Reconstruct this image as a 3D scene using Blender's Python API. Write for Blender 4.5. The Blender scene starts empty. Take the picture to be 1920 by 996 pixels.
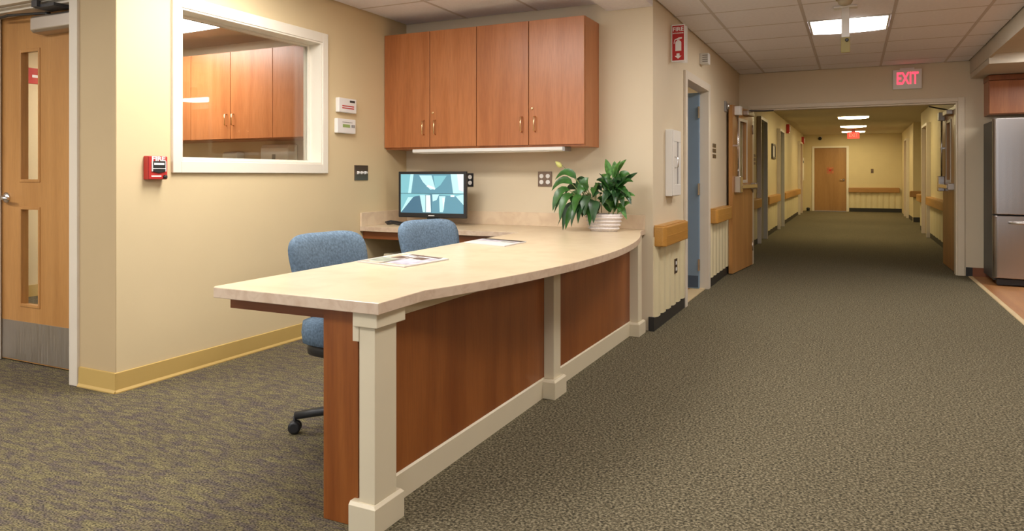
import bpy, bmesh, math, random
from mathutils import Vector, Matrix
random.seed(7)
PI = math.pi
R = math.radians
SC = bpy.context.scene
COL = SC.collection

# ------------------------------------------------------------------ camera, world, exposure
YAW = math.atan(640/1330)
cd = bpy.data.cameras.new('camera'); cam = bpy.data.objects.new('camera', cd); COL.objects.link(cam)
cam.location = (0, 0, 1.16); cam.rotation_euler = (PI/2, 0, YAW)
cd.sensor_width = 36; cd.lens = 36*1330/1920; cd.shift_y = -169/1920; cd.clip_start = 0.05; cd.clip_end = 200
SC.camera = cam
W = bpy.data.worlds.new('world'); SC.world = W; W.use_nodes = True
W.node_tree.nodes['Background'].inputs[0].default_value = (0.95, 0.96, 1.0, 1)
W.node_tree.nodes['Background'].inputs[1].default_value = 0.65
SC.view_settings.view_transform = 'Standard'; SC.view_settings.look = 'None'
SC.view_settings.gamma = 1; SC.view_settings.use_curve_mapping = False
SC.view_settings.exposure = 0.95
L_NEAR = 14.0      # white ceiling lamps around the desk
L_FAR = 15.0        # warm lamps of the far corridor
WHITE_LAMP = (1.0, 0.95, 0.9)
WARM_LAMP = (1.0, 0.82, 0.46)

# ------------------------------------------------------------------ materials
MATS = {}
def s2l(c):
    return tuple(((v/255)/12.92 if v/255 <= .04045 else ((v/255+.055)/1.055)**2.4) for v in c)
def base_mat(name):
    m = bpy.data.materials.new(name); m.use_nodes = True
    nt = m.node_tree; b = nt.nodes['Principled BSDF']
    MATS[name] = m
    return m, nt, b
def N(nt, typ, **kw):
    n = nt.nodes.new(typ)
    for k, v in kw.items():
        if k.startswith('i_'):
            key = k[2:]
            n.inputs[int(key) if key.isdigit() else key].default_value = v
        else: setattr(n, k, v)
    return n
def coords(nt, scale):
    t = N(nt, 'ShaderNodeTexCoord'); mp = N(nt, 'ShaderNodeMapping'); mp.inputs['Scale'].default_value = scale
    nt.links.new(t.outputs['Object'], mp.inputs[0]); return mp.outputs[0]
def ramp(nt, src, stops):
    r = N(nt, 'ShaderNodeValToRGB'); e = r.color_ramp.elements
    while len(e) < len(stops): e.new(.5)
    for el, (p, c) in zip(e, stops): el.position = p; el.color = (*c, 1)
    nt.links.new(src, r.inputs[0]); return r.outputs[0]
def mixc(nt, fac, a, b, mode='MIX'):
    m = N(nt, 'ShaderNodeMix', data_type='RGBA', blend_type=mode)
    for sock, v in ((0, fac), (6, a), (7, b)):
        if hasattr(v, 'links') or isinstance(v, bpy.types.NodeSocket): nt.links.new(v, m.inputs[sock])
        else: m.inputs[sock].default_value = v if sock == 0 else (*v, 1)
    return m.outputs[2]
def bump(nt, b, src, strength, dist=.002):
    bp = N(nt, 'ShaderNodeBump'); bp.inputs['Strength'].default_value = strength; bp.inputs['Distance'].default_value = dist
    nt.links.new(src, bp.inputs['Height']); nt.links.new(bp.outputs[0], b.inputs['Normal'])
def plain(name, col, rough=.5, metal=0, noise=.04, nscale=8, spec=.5, bmp=0):
    m, nt, b = base_mat(name)
    b.inputs['Roughness'].default_value = rough; b.inputs['Metallic'].default_value = metal
    b.inputs['Specular IOR Level'].default_value = spec
    n = N(nt, 'ShaderNodeTexNoise'); n.inputs['Scale'].default_value = nscale; n.inputs['Detail'].default_value = 3
    nt.links.new(coords(nt, (1, 1, 1)), n.inputs['Vector'])
    lo = tuple(c*(1-noise) for c in col); hi = tuple(min(1, c*(1+noise)) for c in col)
    nt.links.new(ramp(nt, n.outputs[0], [(.3, lo), (.7, hi)]), b.inputs['Base Color'])
    if bmp:
        n2 = N(nt, 'ShaderNodeTexNoise'); n2.inputs['Scale'].default_value = 220
        nt.links.new(coords(nt, (1, 1, 1)), n2.inputs['Vector']); bump(nt, b, n2.outputs[0], bmp)
    return m
def wood(name, dark, mid, light, rough=.35, along='Z', scale=1.0, fine=.35):
    m, nt, b = base_mat(name); b.inputs['Roughness'].default_value = rough
    sc = {'Z': (7, 7, .55), 'X': (.55, 7, 7), 'Y': (7, .55, 7)}[along]
    n = N(nt, 'ShaderNodeTexNoise'); n.inputs['Scale'].default_value = scale; n.inputs['Detail'].default_value = 4; n.inputs['Distortion'].default_value = .6
    nt.links.new(coords(nt, sc), n.inputs['Vector'])
    c = ramp(nt, n.outputs[0], [(.28, dark), (.5, mid), (.74, light)])
    f = N(nt, 'ShaderNodeTexNoise'); f.inputs['Scale'].default_value = 9; f.inputs['Detail'].default_value = 3
    nt.links.new(coords(nt, tuple(v*1.6 for v in sc)), f.inputs['Vector'])
    c2 = ramp(nt, f.outputs[0], [(.35, (.72, .68, .64)), (.6, (1, 1, 1))])
    nt.links.new(mixc(nt, fine, c, c2, 'MULTIPLY'), b.inputs['Base Color'])
    return m
def emis(name, col, strength):
    m, nt, b = base_mat(name)
    b.inputs['Base Color'].default_value = (*[min(.8, c) for c in col], 1)
    b.inputs['Emission Color'].default_value = (*col, 1); b.inputs['Emission Strength'].default_value = strength
    return m
def metal(name, col, rough, streak=None):
    m, nt, b = base_mat(name)
    b.inputs['Metallic'].default_value = 1; b.inputs['Base Color'].default_value = (*col, 1); b.inputs['Roughness'].default_value = rough
    if streak:
        n = N(nt, 'ShaderNodeTexNoise'); n.inputs['Scale'].default_value = 4; n.inputs['Detail'].default_value = 4
        nt.links.new(coords(nt, streak), n.inputs['Vector'])
        nt.links.new(ramp(nt, n.outputs[0], [(.3, (rough*.8,)*3), (.7, (rough*1.25,)*3)]), b.inputs['Roughness'])
    return m
def glass(name, tint=(.97, .98, .97)):
    m = bpy.data.materials.new(name); m.use_nodes = True; MATS[name] = m; nt = m.node_tree; nt.nodes.clear()
    o = N(nt, 'ShaderNodeOutputMaterial'); t = N(nt, 'ShaderNodeBsdfTransparent'); g = N(nt, 'ShaderNodeBsdfGlossy')
    t.inputs[0].default_value = (*tint, 1); g.inputs['Roughness'].default_value = .02
    fr = N(nt, 'ShaderNodeFresnel'); ge = N(nt, 'ShaderNodeNewGeometry'); mr = N(nt, 'ShaderNodeMapRange')
    mr.inputs['To Min'].default_value = 1.5; mr.inputs['To Max'].default_value = 1/1.5      # the same pane from either face
    nt.links.new(ge.outputs['Backfacing'], mr.inputs['Value']); nt.links.new(mr.outputs[0], fr.inputs[0])
    mx = N(nt, 'ShaderNodeMixShader')
    nt.links.new(fr.outputs[0], mx.inputs[0]); nt.links.new(t.outputs[0], mx.inputs[1]); nt.links.new(g.outputs[0], mx.inputs[2]); nt.links.new(mx.outputs[0], o.inputs[0])
    return m
def carpet(name, kind):
    m, nt, b = base_mat(name); b.inputs['Roughness'].default_value = .95; b.inputs['Specular IOR Level'].default_value = .1
    if kind == 'fleck':
        n = N(nt, 'ShaderNodeTexNoise'); n.inputs['Scale'].default_value = 105; n.inputs['Detail'].default_value = 2.5; n.inputs['Distortion'].default_value = .4
        nt.links.new(coords(nt, (1, 1, 1)), n.inputs['Vector'])
        c = ramp(nt, n.outputs[0], [(.33, (.036, .032, .021)), (.5, (.122, .104, .064)), (.66, (.262, .226, .150))])
        src = n.outputs[0]
    else:
        n = N(nt, 'ShaderNodeTexNoise'); n.inputs['Scale'].default_value = 1; n.inputs['Detail'].default_value = 3; n.inputs['Distortion'].default_value = .5
        nt.links.new(coords(nt, (13, 44, 1)), n.inputs['Vector'])
        c0 = ramp(nt, n.outputs[0], [(.30, (.098, .083, .082)), (.44, (.125, .106, .085)), (.54, (.158, .137, .083)), (.72, (.202, .175, .100))])
        br = N(nt, 'ShaderNodeTexBrick'); br.inputs['Scale'].default_value = 1; br.inputs['Color1'].default_value = (.85, .82, .95, 1)
        br.inputs['Color2'].default_value = (1.0, 1.0, .9, 1); br.inputs['Mortar'].default_value = (.93, .93, .93, 1); br.inputs['Brick Width'].default_value = .9; br.inputs['Row Height'].default_value = .5
        nt.links.new(coords(nt, (6, 12, 1)), br.inputs['Vector'])
        c1 = mixc(nt, .8, c0, br.outputs[0], 'MULTIPLY')
        f = N(nt, 'ShaderNodeTexNoise'); f.inputs['Scale'].default_value = 110; f.inputs['Detail'].default_value = 2
        nt.links.new(coords(nt, (1, 1.6, 1)), f.inputs['Vector'])
        c = mixc(nt, .9, c1, ramp(nt, f.outputs[0], [(.34, (.20, .20, .26)), (.64, (1.5, 1.48, 1.3))]), 'MULTIPLY')
        src = f.outputs[0]
    nt.links.new(c, b.inputs['Base Color']); bump(nt, b, src, .5, .004)
    return m
def speckle(name, base, spot, scale, rough):
    m, nt, b = base_mat(name); b.inputs['Roughness'].default_value = rough
    n = N(nt, 'ShaderNodeTexNoise'); n.inputs['Scale'].default_value = scale; n.inputs['Detail'].default_value = 6; n.inputs['Distortion'].default_value = .8
    nt.links.new(coords(nt, (1, 1, 1)), n.inputs['Vector'])
    nt.links.new(ramp(nt, n.outputs[0], [(.30, spot), (.58, base)]), b.inputs['Base Color'])
    return m

WALL = plain('wall_paint', (.70, .57, .345), .6, noise=.015, nscale=3, bmp=.05, spec=.3)
WALL_TAN = plain('wall_paint_tan', (.53, .405, .235), .6, noise=.015, nscale=3, bmp=.05, spec=.3)
WALL_CREAM = plain('wall_paint_cream', (.70, .605, .44), .6, noise=.015, nscale=3, bmp=.05, spec=.3)
WALL_FAR = plain('wall_paint_corridor', (.66, .56, .34), .6, noise=.02, nscale=3, spec=.3)
CEIL = plain('ceiling_tile', (.87, .87, .94), .9, noise=.03, nscale=40, spec=.1, bmp=.25)
CEIL_PLAIN = plain('ceiling_plaster', (.60, .54, .44), .9, noise=.02, spec=.1)
TEE = plain('ceiling_tee', (.60, .56, .56), .5, noise=.02)
TRIM = plain('trim_paint', (.82, .77, .66), .35, noise=.01)
POST = plain('post_paint', (.66, .585, .425), .4, noise=.01)
FRAME = plain('door_frame_paint', (.70, .63, .52), .4, noise=.015)
FRAME_W = plain('door_frame_beige', (.70, .61, .46), .4, noise=.015)
FRAME_GREY = plain('door_frame_grey', (.60, .54, .46), .4, noise=.02)
BASE_TAN = plain('base_vinyl_tan', (.54, .37, .12), .45, noise=.02)
BASE_DARK = plain('base_rubber_dark', (.022, .021, .020), .5, noise=.05)
BASE_RED = plain('base_vinyl_brown', (.22, .075, .03), .5, noise=.05)
WAINS = plain('wainscot_cream', (.70, .62, .40), .45, noise=.02)
CARPET_A = carpet('carpet_corridor', 'fleck')
CARPET_B = carpet('carpet_desk', 'dash')
KFLOOR = wood('kitchen_vinyl', (.36, .16, .06), (.46, .22, .085), (.55, .29, .12), .4, 'Y', .5)
TAN = plain('transition_strip', (.62, .48, .27), .5)
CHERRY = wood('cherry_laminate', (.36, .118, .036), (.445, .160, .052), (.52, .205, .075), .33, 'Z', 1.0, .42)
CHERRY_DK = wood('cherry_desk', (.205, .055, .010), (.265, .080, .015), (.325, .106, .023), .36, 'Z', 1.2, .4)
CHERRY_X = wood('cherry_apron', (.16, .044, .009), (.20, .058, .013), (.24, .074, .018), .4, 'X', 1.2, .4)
OAK = wood('oak_door', (.41, .190, .054), (.49, .242, .075), (.57, .292, .098), .38, 'Z', .9, .3)
OAK_RAIL = wood('oak_rail', (.44, .205, .038), (.52, .26, .052), (.58, .30, .07), .38, 'Y', .9, .3)
OAK_RAIL_X = wood('oak_rail_cross', (.36, .185, .055), (.42, .22, .07), (.48, .26, .085), .38, 'X', .9, .3)
COUNTER = speckle('counter_laminate', (.72, .59, .405), (.655, .515, .335), 7, .28)
COUNTER_EDGE = speckle('counter_edge', (.62, .49, .37), (.52, .38, .27), 22, .4)
SPLASH = speckle('splash_laminate', (.75, .60, .42), (.66, .50, .34), 9, .35)
STEEL = metal('stainless', (.43, .405, .39), .27)
_nt = STEEL.node_tree; _tg = N(_nt, 'ShaderNodeTangent', direction_type='RADIAL', axis='Z')      # brushed sideways
_nt.nodes['Principled BSDF'].inputs['Anisotropic'].default_value = .85
_nt.links.new(_tg.outputs[0], _nt.nodes['Principled BSDF'].inputs['Tangent'])
KICK = metal('kick_plate', (.50, .46, .41), .5, (60, 60, 1.5))
CHROME = metal('satin_chrome', (.72, .70, .68), .22)
BRASS = metal('brass_pull', (.85, .62, .36), .25)
ALU = metal('aluminium_paint', (.52, .47, .42), .45)
GLASS = glass('clear_glass')
WHITEP = plain('white_plastic', (.80, .79, .76), .35, noise=.01)
GREYP = plain('grey_plastic', (.30, .29, .28), .45)
BLACKP = plain('black_plastic', (.018, .018, .02), .4)
DARKM = plain('dark_metal', (.05, .05, .055), .35)
BLUE = plain('blue_door_paint', (.20, .30, .42), .5, noise=.02)
BLUE_DK = plain('blue_kick_plate', (.05, .085, .14), .45)
RED = plain('red_enamel', (.52, .035, .03), .35, noise=.03)
RED_DK = plain('red_sign', (.50, .02, .02), .5)
WHITE = plain('white_print', (.85, .84, .82), .5, noise=.01)
BLACKI = plain('black_print', (.02, .02, .02), .5)
BROWNPL = metal('bronze_plate', (.22, .16, .12), .4)
FABRIC = plain('blue_fabric', (.135, .195, .265), .95, noise=.28, nscale=90, spec=.1, bmp=.6)
LCD = plain('green_lcd', (.30, .42, .14), .3)
LEAF = plain('leaf_green', (.035, .125, .022), .32, noise=.35, nscale=22)
LEAF2 = plain('leaf_variegated', (.07, .20, .035), .35, noise=.6, nscale=50)
LEAF_DK = plain('leaf_dark', (.020, .065, .020), .35, noise=.35, nscale=22)
STEMG = plain('stem_green', (.20, .24, .08), .5)
BLOOM = plain('bloom', (.62, .62, .20), .5)
SOIL = plain('soil', (.03, .018, .012), .95, noise=.5, nscale=60)
BASKET = plain('white_basket', (.72, .66, .63), .6, noise=.10, nscale=70, bmp=.5)
PAPER = plain('paper', (.66, .63, .60), .6, noise=.03)
PEDESTAL = plain('pedestal_beige', (.48, .43, .31), .5)
LAMP = emis('lamp_diffuser', WHITE_LAMP, L_NEAR)
LAMP_FAR = emis('lamp_diffuser_warm', WARM_LAMP, L_FAR)
EXITRED = emis('exit_letters', (1.0, .05, .09), 1.1)
EXITFAR = emis('exit_face_far', (1.0, .045, .03), .75)

# ------------------------------------------------------------------ mesh builder
class MB:
    def __init__(s): s.bm = bmesh.new()
    def box(s, x0, x1, y0, y1, z0, z1, mi=0, M=None):
        v = [s.bm.verts.new(c) for c in ((x0,y0,z0),(x1,y0,z0),(x1,y1,z0),(x0,y1,z0),(x0,y0,z1),(x1,y0,z1),(x1,y1,z1),(x0,y1,z1))]
        if M is not None:
            for q in v: q.co = M @ q.co
        for f in ((0,3,2,1),(4,5,6,7),(0,1,5,4),(1,2,6,5),(2,3,7,6),(3,0,4,7)):
            fc = s.bm.faces.new([v[i] for i in f]); fc.material_index = mi
        return s
    def prism(s, pts, axis, a0, a1, mi=0, side_mi=None):
        """polygon pts (2D) extruded along axis from a0 to a1; 2D order: X->(y,z), Y->(x,z), Z->(x,y)"""
        def mk(p, a):
            return {'X': (a, p[0], p[1]), 'Y': (p[0], a, p[1]), 'Z': (p[0], p[1], a)}[axis]
        A = [s.bm.verts.new(mk(p, a0)) for p in pts]; B = [s.bm.verts.new(mk(p, a1)) for p in pts]
        n = len(pts); fs = [s.bm.faces.new(A[::-1]), s.bm.faces.new(B)]
        for f in fs: f.material_index = mi
        for i in range(n):
            f = s.bm.faces.new((A[i], A[(i+1) % n], B[(i+1) % n], B[i])); f.material_index = mi if side_mi is None else side_mi
        return s
    def tube(s, pts, r, n=8, mi=0, cap=True):
        pts = [Vector(p) for p in pts]; rings = []
        rr = r if isinstance(r, (list, tuple)) else [r]*len(pts)
        for i, p in enumerate(pts):
            t = (pts[min(i+1, len(pts)-1)] - pts[max(i-1, 0)]).normalized()
            u = t.orthogonal().normalized() if i == 0 else (u - t*u.dot(t)).normalized()
            w = t.cross(u)
            rings.append([s.bm.verts.new(p + (u*math.cos(2*PI*k/n) + w*math.sin(2*PI*k/n))*rr[i]) for k in range(n)])
        for a, b in zip(rings, rings[1:]):
            for k in range(n):
                f = s.bm.faces.new((a[k], a[(k+1) % n], b[(k+1) % n], b[k])); f.material_index = mi; f.smooth = n > 6
        if cap:
            s.bm.faces.new(rings[0][::-1]).material_index = mi; s.bm.faces.new(rings[-1]).material_index = mi
        return s
    def lathe(s, prof, c=(0, 0, 0), n=20, mi=0, M=None):
        rings = []
        for r, z in prof:
            ring = [s.bm.verts.new((c[0]+r*math.cos(2*PI*k/n), c[1]+r*math.sin(2*PI*k/n), c[2]+z)) for k in range(n)]
            rings.append(ring)
        if M is not None:
            for ring in rings:
                for q in ring: q.co = M @ q.co
        for a, b in zip(rings, rings[1:]):
            for k in range(n):
                f = s.bm.faces.new((a[k], a[(k+1) % n], b[(k+1) % n], b[k])); f.material_index = mi; f.smooth = True
        s.bm.faces.new(rings[0][::-1]).material_index = mi; s.bm.faces.new(rings[-1]).material_index = mi
        return s
    def poly(s, pts, mi=0):
        f = s.bm.faces.new([s.bm.verts.new(p) for p in pts]); f.material_index = mi; return s
    def cushion(s, outline, T0, T1, rings=6, n=40, mi=0, M=None, bend=0.0, rim=0.0):
        """pillow: outline(t)->(a,b) in local YZ; front at +x by T1, back at -x by T0"""
        def surf(sign, T):
            cen = None; rs = []
            for k in range(1, rings+1):
                sc = k/rings; d = sign*(rim + (T-rim)*(1-sc**5)**.5)
                ring = []
                for i in range(n):
                    a, b = outline(2*PI*i/n); a *= sc; b *= sc
                    ring.append(Vector((d + bend*a*a, a, b)))
                rs.append(ring)
            return Vector((sign*T, 0, 0)), rs
        cf, rf = surf(1, T1); cb, rb = surf(-1, T0)
        tr = (lambda q: M @ q) if M is not None else (lambda q: q)
        def mkring(r): return [s.bm.verts.new(tr(q)) for q in r]
        F = [mkring(r) for r in rf]; B = [mkring(r) for r in rb[:-1]] + ([mkring(rb[-1])] if rim else [F[-1]])
        if rim:
            mid = mkring([(p+q)/2 + (p+q).normalized()*0.0 for p, q in zip(rf[-1], rb[-1])])
            for j, v in enumerate(mid):
                a, b = outline(2*PI*j/n); v.co = tr(Vector((bend*a*a, a*1.02, b*1.02)))
            for r0, r1 in ((F[-1], mid), (mid, B[-1])):
                for i in range(n):
                    f = s.bm.faces.new((r0[i], r1[i], r1[(i+1) % n], r0[(i+1) % n])); f.smooth = True; f.material_index = mi
        for cen, rr, fl in ((cf, F, False), (cb, B, True)):
            c = s.bm.verts.new(tr(cen))
            for i in range(n):
                vs = [c, rr[0][i], rr[0][(i+1) % n]]
                f = s.bm.faces.new(vs[::-1] if fl else vs); f.smooth = True; f.material_index = mi
            for a, b in zip(rr, rr[1:]):
                for i in range(n):
                    vs = [a[i], b[i], b[(i+1) % n], a[(i+1) % n]]
                    f = s.bm.faces.new(vs[::-1] if fl else vs); f.smooth = True; f.material_index = mi
        return s
OFF = {}
def link(name, me, parent=None, mats=()):
    o = bpy.data.objects.new(name, me); COL.objects.link(o)
    for m in mats: me.materials.append(m)
    if parent is not None: o.parent = parent; OFF[o] = OFF.get(parent, Vector((0, 0, 0)))
    return o
def obj(name, mb, mats, parent=None, bevel=0, smooth=False, label=None, kind=None):
    me = bpy.data.meshes.new(name)
    bmesh.ops.recalc_face_normals(mb.bm, faces=mb.bm.faces)
    off = OFF.get(parent, None) if parent is not None else None
    if off is not None and off.length: bmesh.ops.translate(mb.bm, verts=mb.bm.verts, vec=-off)
    mb.bm.to_mesh(me); mb.bm.free()
    if smooth:
        for p in me.polygons: p.use_smooth = True
    o = link(name, me, parent, mats if isinstance(mats, (list, tuple)) else [mats])
    if bevel:
        md = o.modifiers.new('bevel', 'BEVEL'); md.width = bevel; md.segments = 2; md.limit_method = 'ANGLE'; md.angle_limit = R(40)
    if label: o['label'] = label
    if kind: o['kind'] = kind
    return o
def thing(name, label, cat, loc=(0, 0, 0), rotz=0, group=None, world=True, kind=None):
    """Empty at the thing's base. world=True: parts are written in world coordinates (no rotation)."""
    o = bpy.data.objects.new(name, None); COL.objects.link(o); o.empty_display_size = .1
    o.location = loc; o.rotation_euler = (0, 0, rotz); o['label'] = label
    if cat: o['category'] = cat
    if group: o['group'] = group
    if kind: o['kind'] = kind
    OFF[o] = Vector(loc) if world else Vector((0, 0, 0))
    return o
def tag(o, label, cat, group=None):
    o['label'] = label; o['category'] = cat
    if group: o['group'] = group
    return o
def struct(name, mb, mats, label, bevel=0):
    o = obj(name, mb, mats, None, bevel); o['kind'] = 'structure'; o['label'] = label
    return o
def dup(root, loc, rotz, label, group=None):
    r = root.copy(); COL.objects.link(r); r.location = loc; r.rotation_euler = (0, 0, rotz); r['label'] = label
    if group: r['group'] = group
    for ch in list(root.children):
        c = ch.copy(); COL.objects.link(c); c.parent = r
        for g in list(ch.children):
            d = g.copy(); COL.objects.link(d); d.parent = c
    return r
def grid_wall(mb, axis, t0, t1, a0, a1, z0, z1, holes, mi=0):
    As = sorted({a0, a1, *[h[0] for h in holes], *[h[1] for h in holes]}); Zs = sorted({z0, z1, *[h[2] for h in holes], *[h[3] for h in holes]})
    for i in range(len(As)-1):
        for k in range(len(Zs)-1):
            ca, cz = (As[i]+As[i+1])/2, (Zs[k]+Zs[k+1])/2
            if any(h[0] < ca < h[1] and h[2] < cz < h[3] for h in holes): continue
            if axis == 'X': mb.box(t0, t1, As[i], As[i+1], Zs[k], Zs[k+1], mi)
            else: mb.box(As[i], As[i+1], t0, t1, Zs[k], Zs[k+1], mi)
    return mb
def text_mesh(body, size, depth=.001, align='CENTER', width=None, bold=0.0):
    cu = bpy.data.curves.new('lettering', 'FONT'); cu.body = body; cu.size = size; cu.extrude = depth; cu.align_x = align; cu.align_y = 'CENTER'; cu.offset = bold; cu.resolution_u = 3
    o = bpy.data.objects.new('lettering', cu); COL.objects.link(o)
    bpy.context.view_layer.update()
    me = bpy.data.meshes.new_from_object(o.evaluated_get(bpy.context.evaluated_depsgraph_get()))
    bpy.data.objects.remove(o)
    if width:
        xs = [v.co.x for v in me.vertices]; k = width/(max(xs)-min(xs))
        for v in me.vertices: v.co.x *= k
    return me
def text(name, body, size, mat, parent, loc, face='-Y', width=None, bold=0.0, depth=.001):
    """lettering standing on a face that looks towards -Y or +X; loc in the parent's world or local frame"""
    me = text_mesh(body, size, depth, width=width, bold=bold); me.materials.clear()
    o = link(name, me, parent, [mat])
    o.location = Vector(loc) - OFF.get(parent, Vector((0, 0, 0)))
    o.rotation_euler = {'-Y': (PI/2, 0, 0), '+X': (PI/2, 0, PI/2), '-X': (PI/2, 0, -PI/2), '-Z': (PI, 0, 0)}[face]
    return o

# ------------------------------------------------------------------ setting: main dimensions
CZ = 2.48                      # ceiling
XL, YD, YB, XC, YH = -3.54, 2.49, 5.216, -1.345, 9.65
XR, YF = 1.30, 25.2            # far corridor right wall, far end wall
XS = 1.21                      # carpet edge and kitchen opening

struct('floor', MB().box(-1.47, XS, -3.2, 9.65, -.06, 0).box(-1.6, 2.3, 9.65, YF+.1, -.06, 0), CARPET_A, 'olive brown flecked carpet running down the corridor')
struct('floor_desk_area', MB().box(-7.2, -1.47, -3.2, YB, -.06, 0), CARPET_B, 'olive and purple grey mottled carpet behind the reception desk')
struct('floor_kitchen', MB().box(XS, 6.0, -3.2, 9.65, -.06, 0), KFLOOR, 'orange brown wood look floor in front of the fridge')
struct('floor_side_room', MB().box(-3.6, -1.47, YB, 9.65, -.06, 0), KFLOOR, 'brown floor seen through the doorway with the blue door')
struct('trim_1', MB().prism([(XS-.022, 0), (XS-.018, .005), (XS+.018, .006), (XS+.022, 0)], 'Y', -3.2, 9.6), TAN, 'tan transition strip between carpet and kitchen floor')
struct('trim_2', MB().box(-1.50, -1.36, 6.335, 7.40, 0, .008), TAN, 'pale threshold strip under the blue door')

# ceiling: plain slab, tees and tiles
ceil = struct('ceiling', MB().box(-7.2, XS+.02, -3.2, YH, CZ+.025, CZ+.12), CEIL, 'suspended ceiling of pale square tiles above desk and corridor')
LIGHTS = []   # lamp rectangles (x0,x1,y0,y1) to leave free of tiles
def lamp_rect(x, y, w, d): LIGHTS.append((x-w/2, x+w/2, y-d/2, y+d/2)); return (x, y, w, d)
S = .665
XT = [-1.035 + S*k for k in range(4)]          # tee lines of the corridor
YT = [5.91 - S*2 + S*k for k in range(8)]
near_lamps = [lamp_rect(-.037, 6.905, .63, .63), lamp_rect(-.037, 4.245, .63, .63), lamp_rect(-.037, 1.585, .63, .63), lamp_rect(-.037, -1.075, .63, .63)]  # first one is in view; the others are unseen, added to brighten corridor and alcove
fill_lamps = [lamp_rect(-2.55, 2.97, 1.24, .62), lamp_rect(-2.60, .2, 1.24, .62), lamp_rect(-5.2, .6, 1.24, .62)]  # all out of view, added to light the desk and foreground
tile_cache = {}
def tile(x0, x1, y0, y1):
    g = .013
    w, d = round(x1-x0-2*g, 3), round(y1-y0-2*g, 3)
    if w < .05 or d < .05: return
    if (w, d) not in tile_cache:
        mb = MB(); e = .006
        top = [(-w/2, -d/2), (w/2, -d/2), (w/2, d/2), (-w/2, d/2)]
        mb.box(-w/2, w/2, -d/2, d/2, -.002, .02)
        me = bpy.data.meshes.new('tile'); bmesh.ops.recalc_face_normals(mb.bm, faces=mb.bm.faces); mb.bm.to_mesh(me); mb.bm.free(); me.materials.append(CEIL); tile_cache[(w, d)] = me
    o = bpy.data.objects.new('ceiling_tile', tile_cache[(w, d)]); COL.objects.link(o); o.parent = ceil
    o.location = ((x0+x1)/2, (y0+y1)/2, CZ+.003+random.uniform(-.0012, .0012))
def tiles(xs, ys):
    for i in range(len(xs)-1):
        for k in range(len(ys)-1):
            cx, cy = (xs[i]+xs[i+1])/2, (ys[k]+ys[k+1])/2
            if any(l[0] < cx < l[1] and l[2] < cy < l[3] for l in LIGHTS): continue
            tile(xs[i], xs[i+1], ys[k], ys[k+1])
def tees(xs, ys, x0, x1, y0, y1):
    for x in xs: obj('tee', MB().box(x-.012, x+.012, y0, y1, CZ, CZ+.025), TEE, ceil)
    for y in ys: obj('tee', MB().box(x0, x1, y-.012, y+.012, CZ+.0005, CZ+.025), TEE, ceil)
ys = [YT[0]-S] + YT + [YH]
tiles([XC] + XT + [XS], ys); tees(XT, YT, XC, XS, YT[0]-S, YH)
XA = [-2.93, -2.28]; YA = [3.245, 3.90, 4.55]
tiles([XL] + XA + [-1.70], YA + [YB]); tees(XA, YA, XL, -1.70, 3.23, YB)
struct('ceiling_soffit', MB().box(-1.70, XC, 2.6, YB, 2.42, CZ+.03), CEIL, 'plain strip of lower ceiling between the desk alcove and the corridor')
struct('ceiling_corridor', MB().box(-1.75, 2.4, YH, YF+.1, CZ, CZ+.1), CEIL_PLAIN, 'tan ceiling of the far corridor with four lamps')
struct('ceiling_kitchen', MB().box(XS+.03, 6.0, -3.2, YH, 2.37, 2.45).box(XS, XS+.03, -3.2, YH, 2.33, CZ+.03), CEIL_PLAIN, 'tan lower ceiling over the kitchen')
struct('ceiling_bulkhead', MB().box(XS+.005, 4.2, 8.42, YH, 2.27, 2.372), CEIL_PLAIN, 'cream bulkhead over the fridge cabinets', .004)
struct('ceiling_side_room', MB().box(-3.6, -1.49, YB+.1, YH, CZ, CZ+.08), CEIL_PLAIN, 'ceiling of the room behind the blue door')

# walls
WIN = (2.887, 4.108, 1.243, 2.14)
struct('wall_left', grid_wall(MB(), 'X', -3.70, XL, YD+.003, YB, 0, CZ+.03, [WIN]), WALL, 'pale yellow wall with the interior window and fire alarm')
DOOR = (-4.87, -3.915, 0, 2.17)
struct('wall_door', grid_wall(MB(), 'Y', YD, 2.74, -7.2, XL-.002, 0, CZ+.03, [DOOR]), WALL_TAN, 'beige wall around the oak door at the left edge')
struct('wall_back', MB().box(-7.2, XC, YB, YB+.12, 0, CZ+.03), WALL_CREAM, 'cream wall behind the monitor and wall cabinets')
struct('wall_office', MB().box(-7.2, -7.1, 2.74, YB, 0, CZ+.03), WALL, 'yellow wall of the office behind the glass')
struct('wall_front_left', MB().box(-7.2, -7.1, -3.2, YD, 0, CZ+.03), WALL, 'beige wall left of the camera')
BD = (6.335, 7.40, 0, 2.03)
wcl = struct('wall_corridor_left', grid_wall(MB(), 'X', -1.44, XC, YB+.12, YH, 0, CZ+.03, [BD]), WALL_CREAM, 'beige corridor wall with handrail and ribbed wainscot')
struct('wall_side_room', MB().box(-3.6, -3.5, YB+.12, YH, 0, CZ).box(-3.5, -1.49, 9.3, 9.4, 0, CZ), WALL, 'wall of the room behind the blue door')
OP = (-1.20, 1.09, 0, 2.015)
struct('wall_header', grid_wall(MB(), 'Y', YH, YH+.15, -3.6, 6.0, 0, CZ+.03, [OP]), WALL_CREAM, 'beige wall over the double doors with the lit exit sign')
FD1, FD2, FD3 = (12.75, 13.70, 0, 2.12), (16.25, 17.22, 0, 2.12), (22.6, 23.6, 0, 2.12)
wfl = struct('wall_far_left', grid_wall(MB(), 'X', -1.62, -1.48, YH+.15, YF, 0, CZ, [FD1, FD2, FD3]), WALL_FAR, 'yellow left wall of the far corridor')
RD1 = (15.35, 16.35, 0, 2.10)
RD2 = (22.0, 22.9, 0, 2.12)
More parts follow.
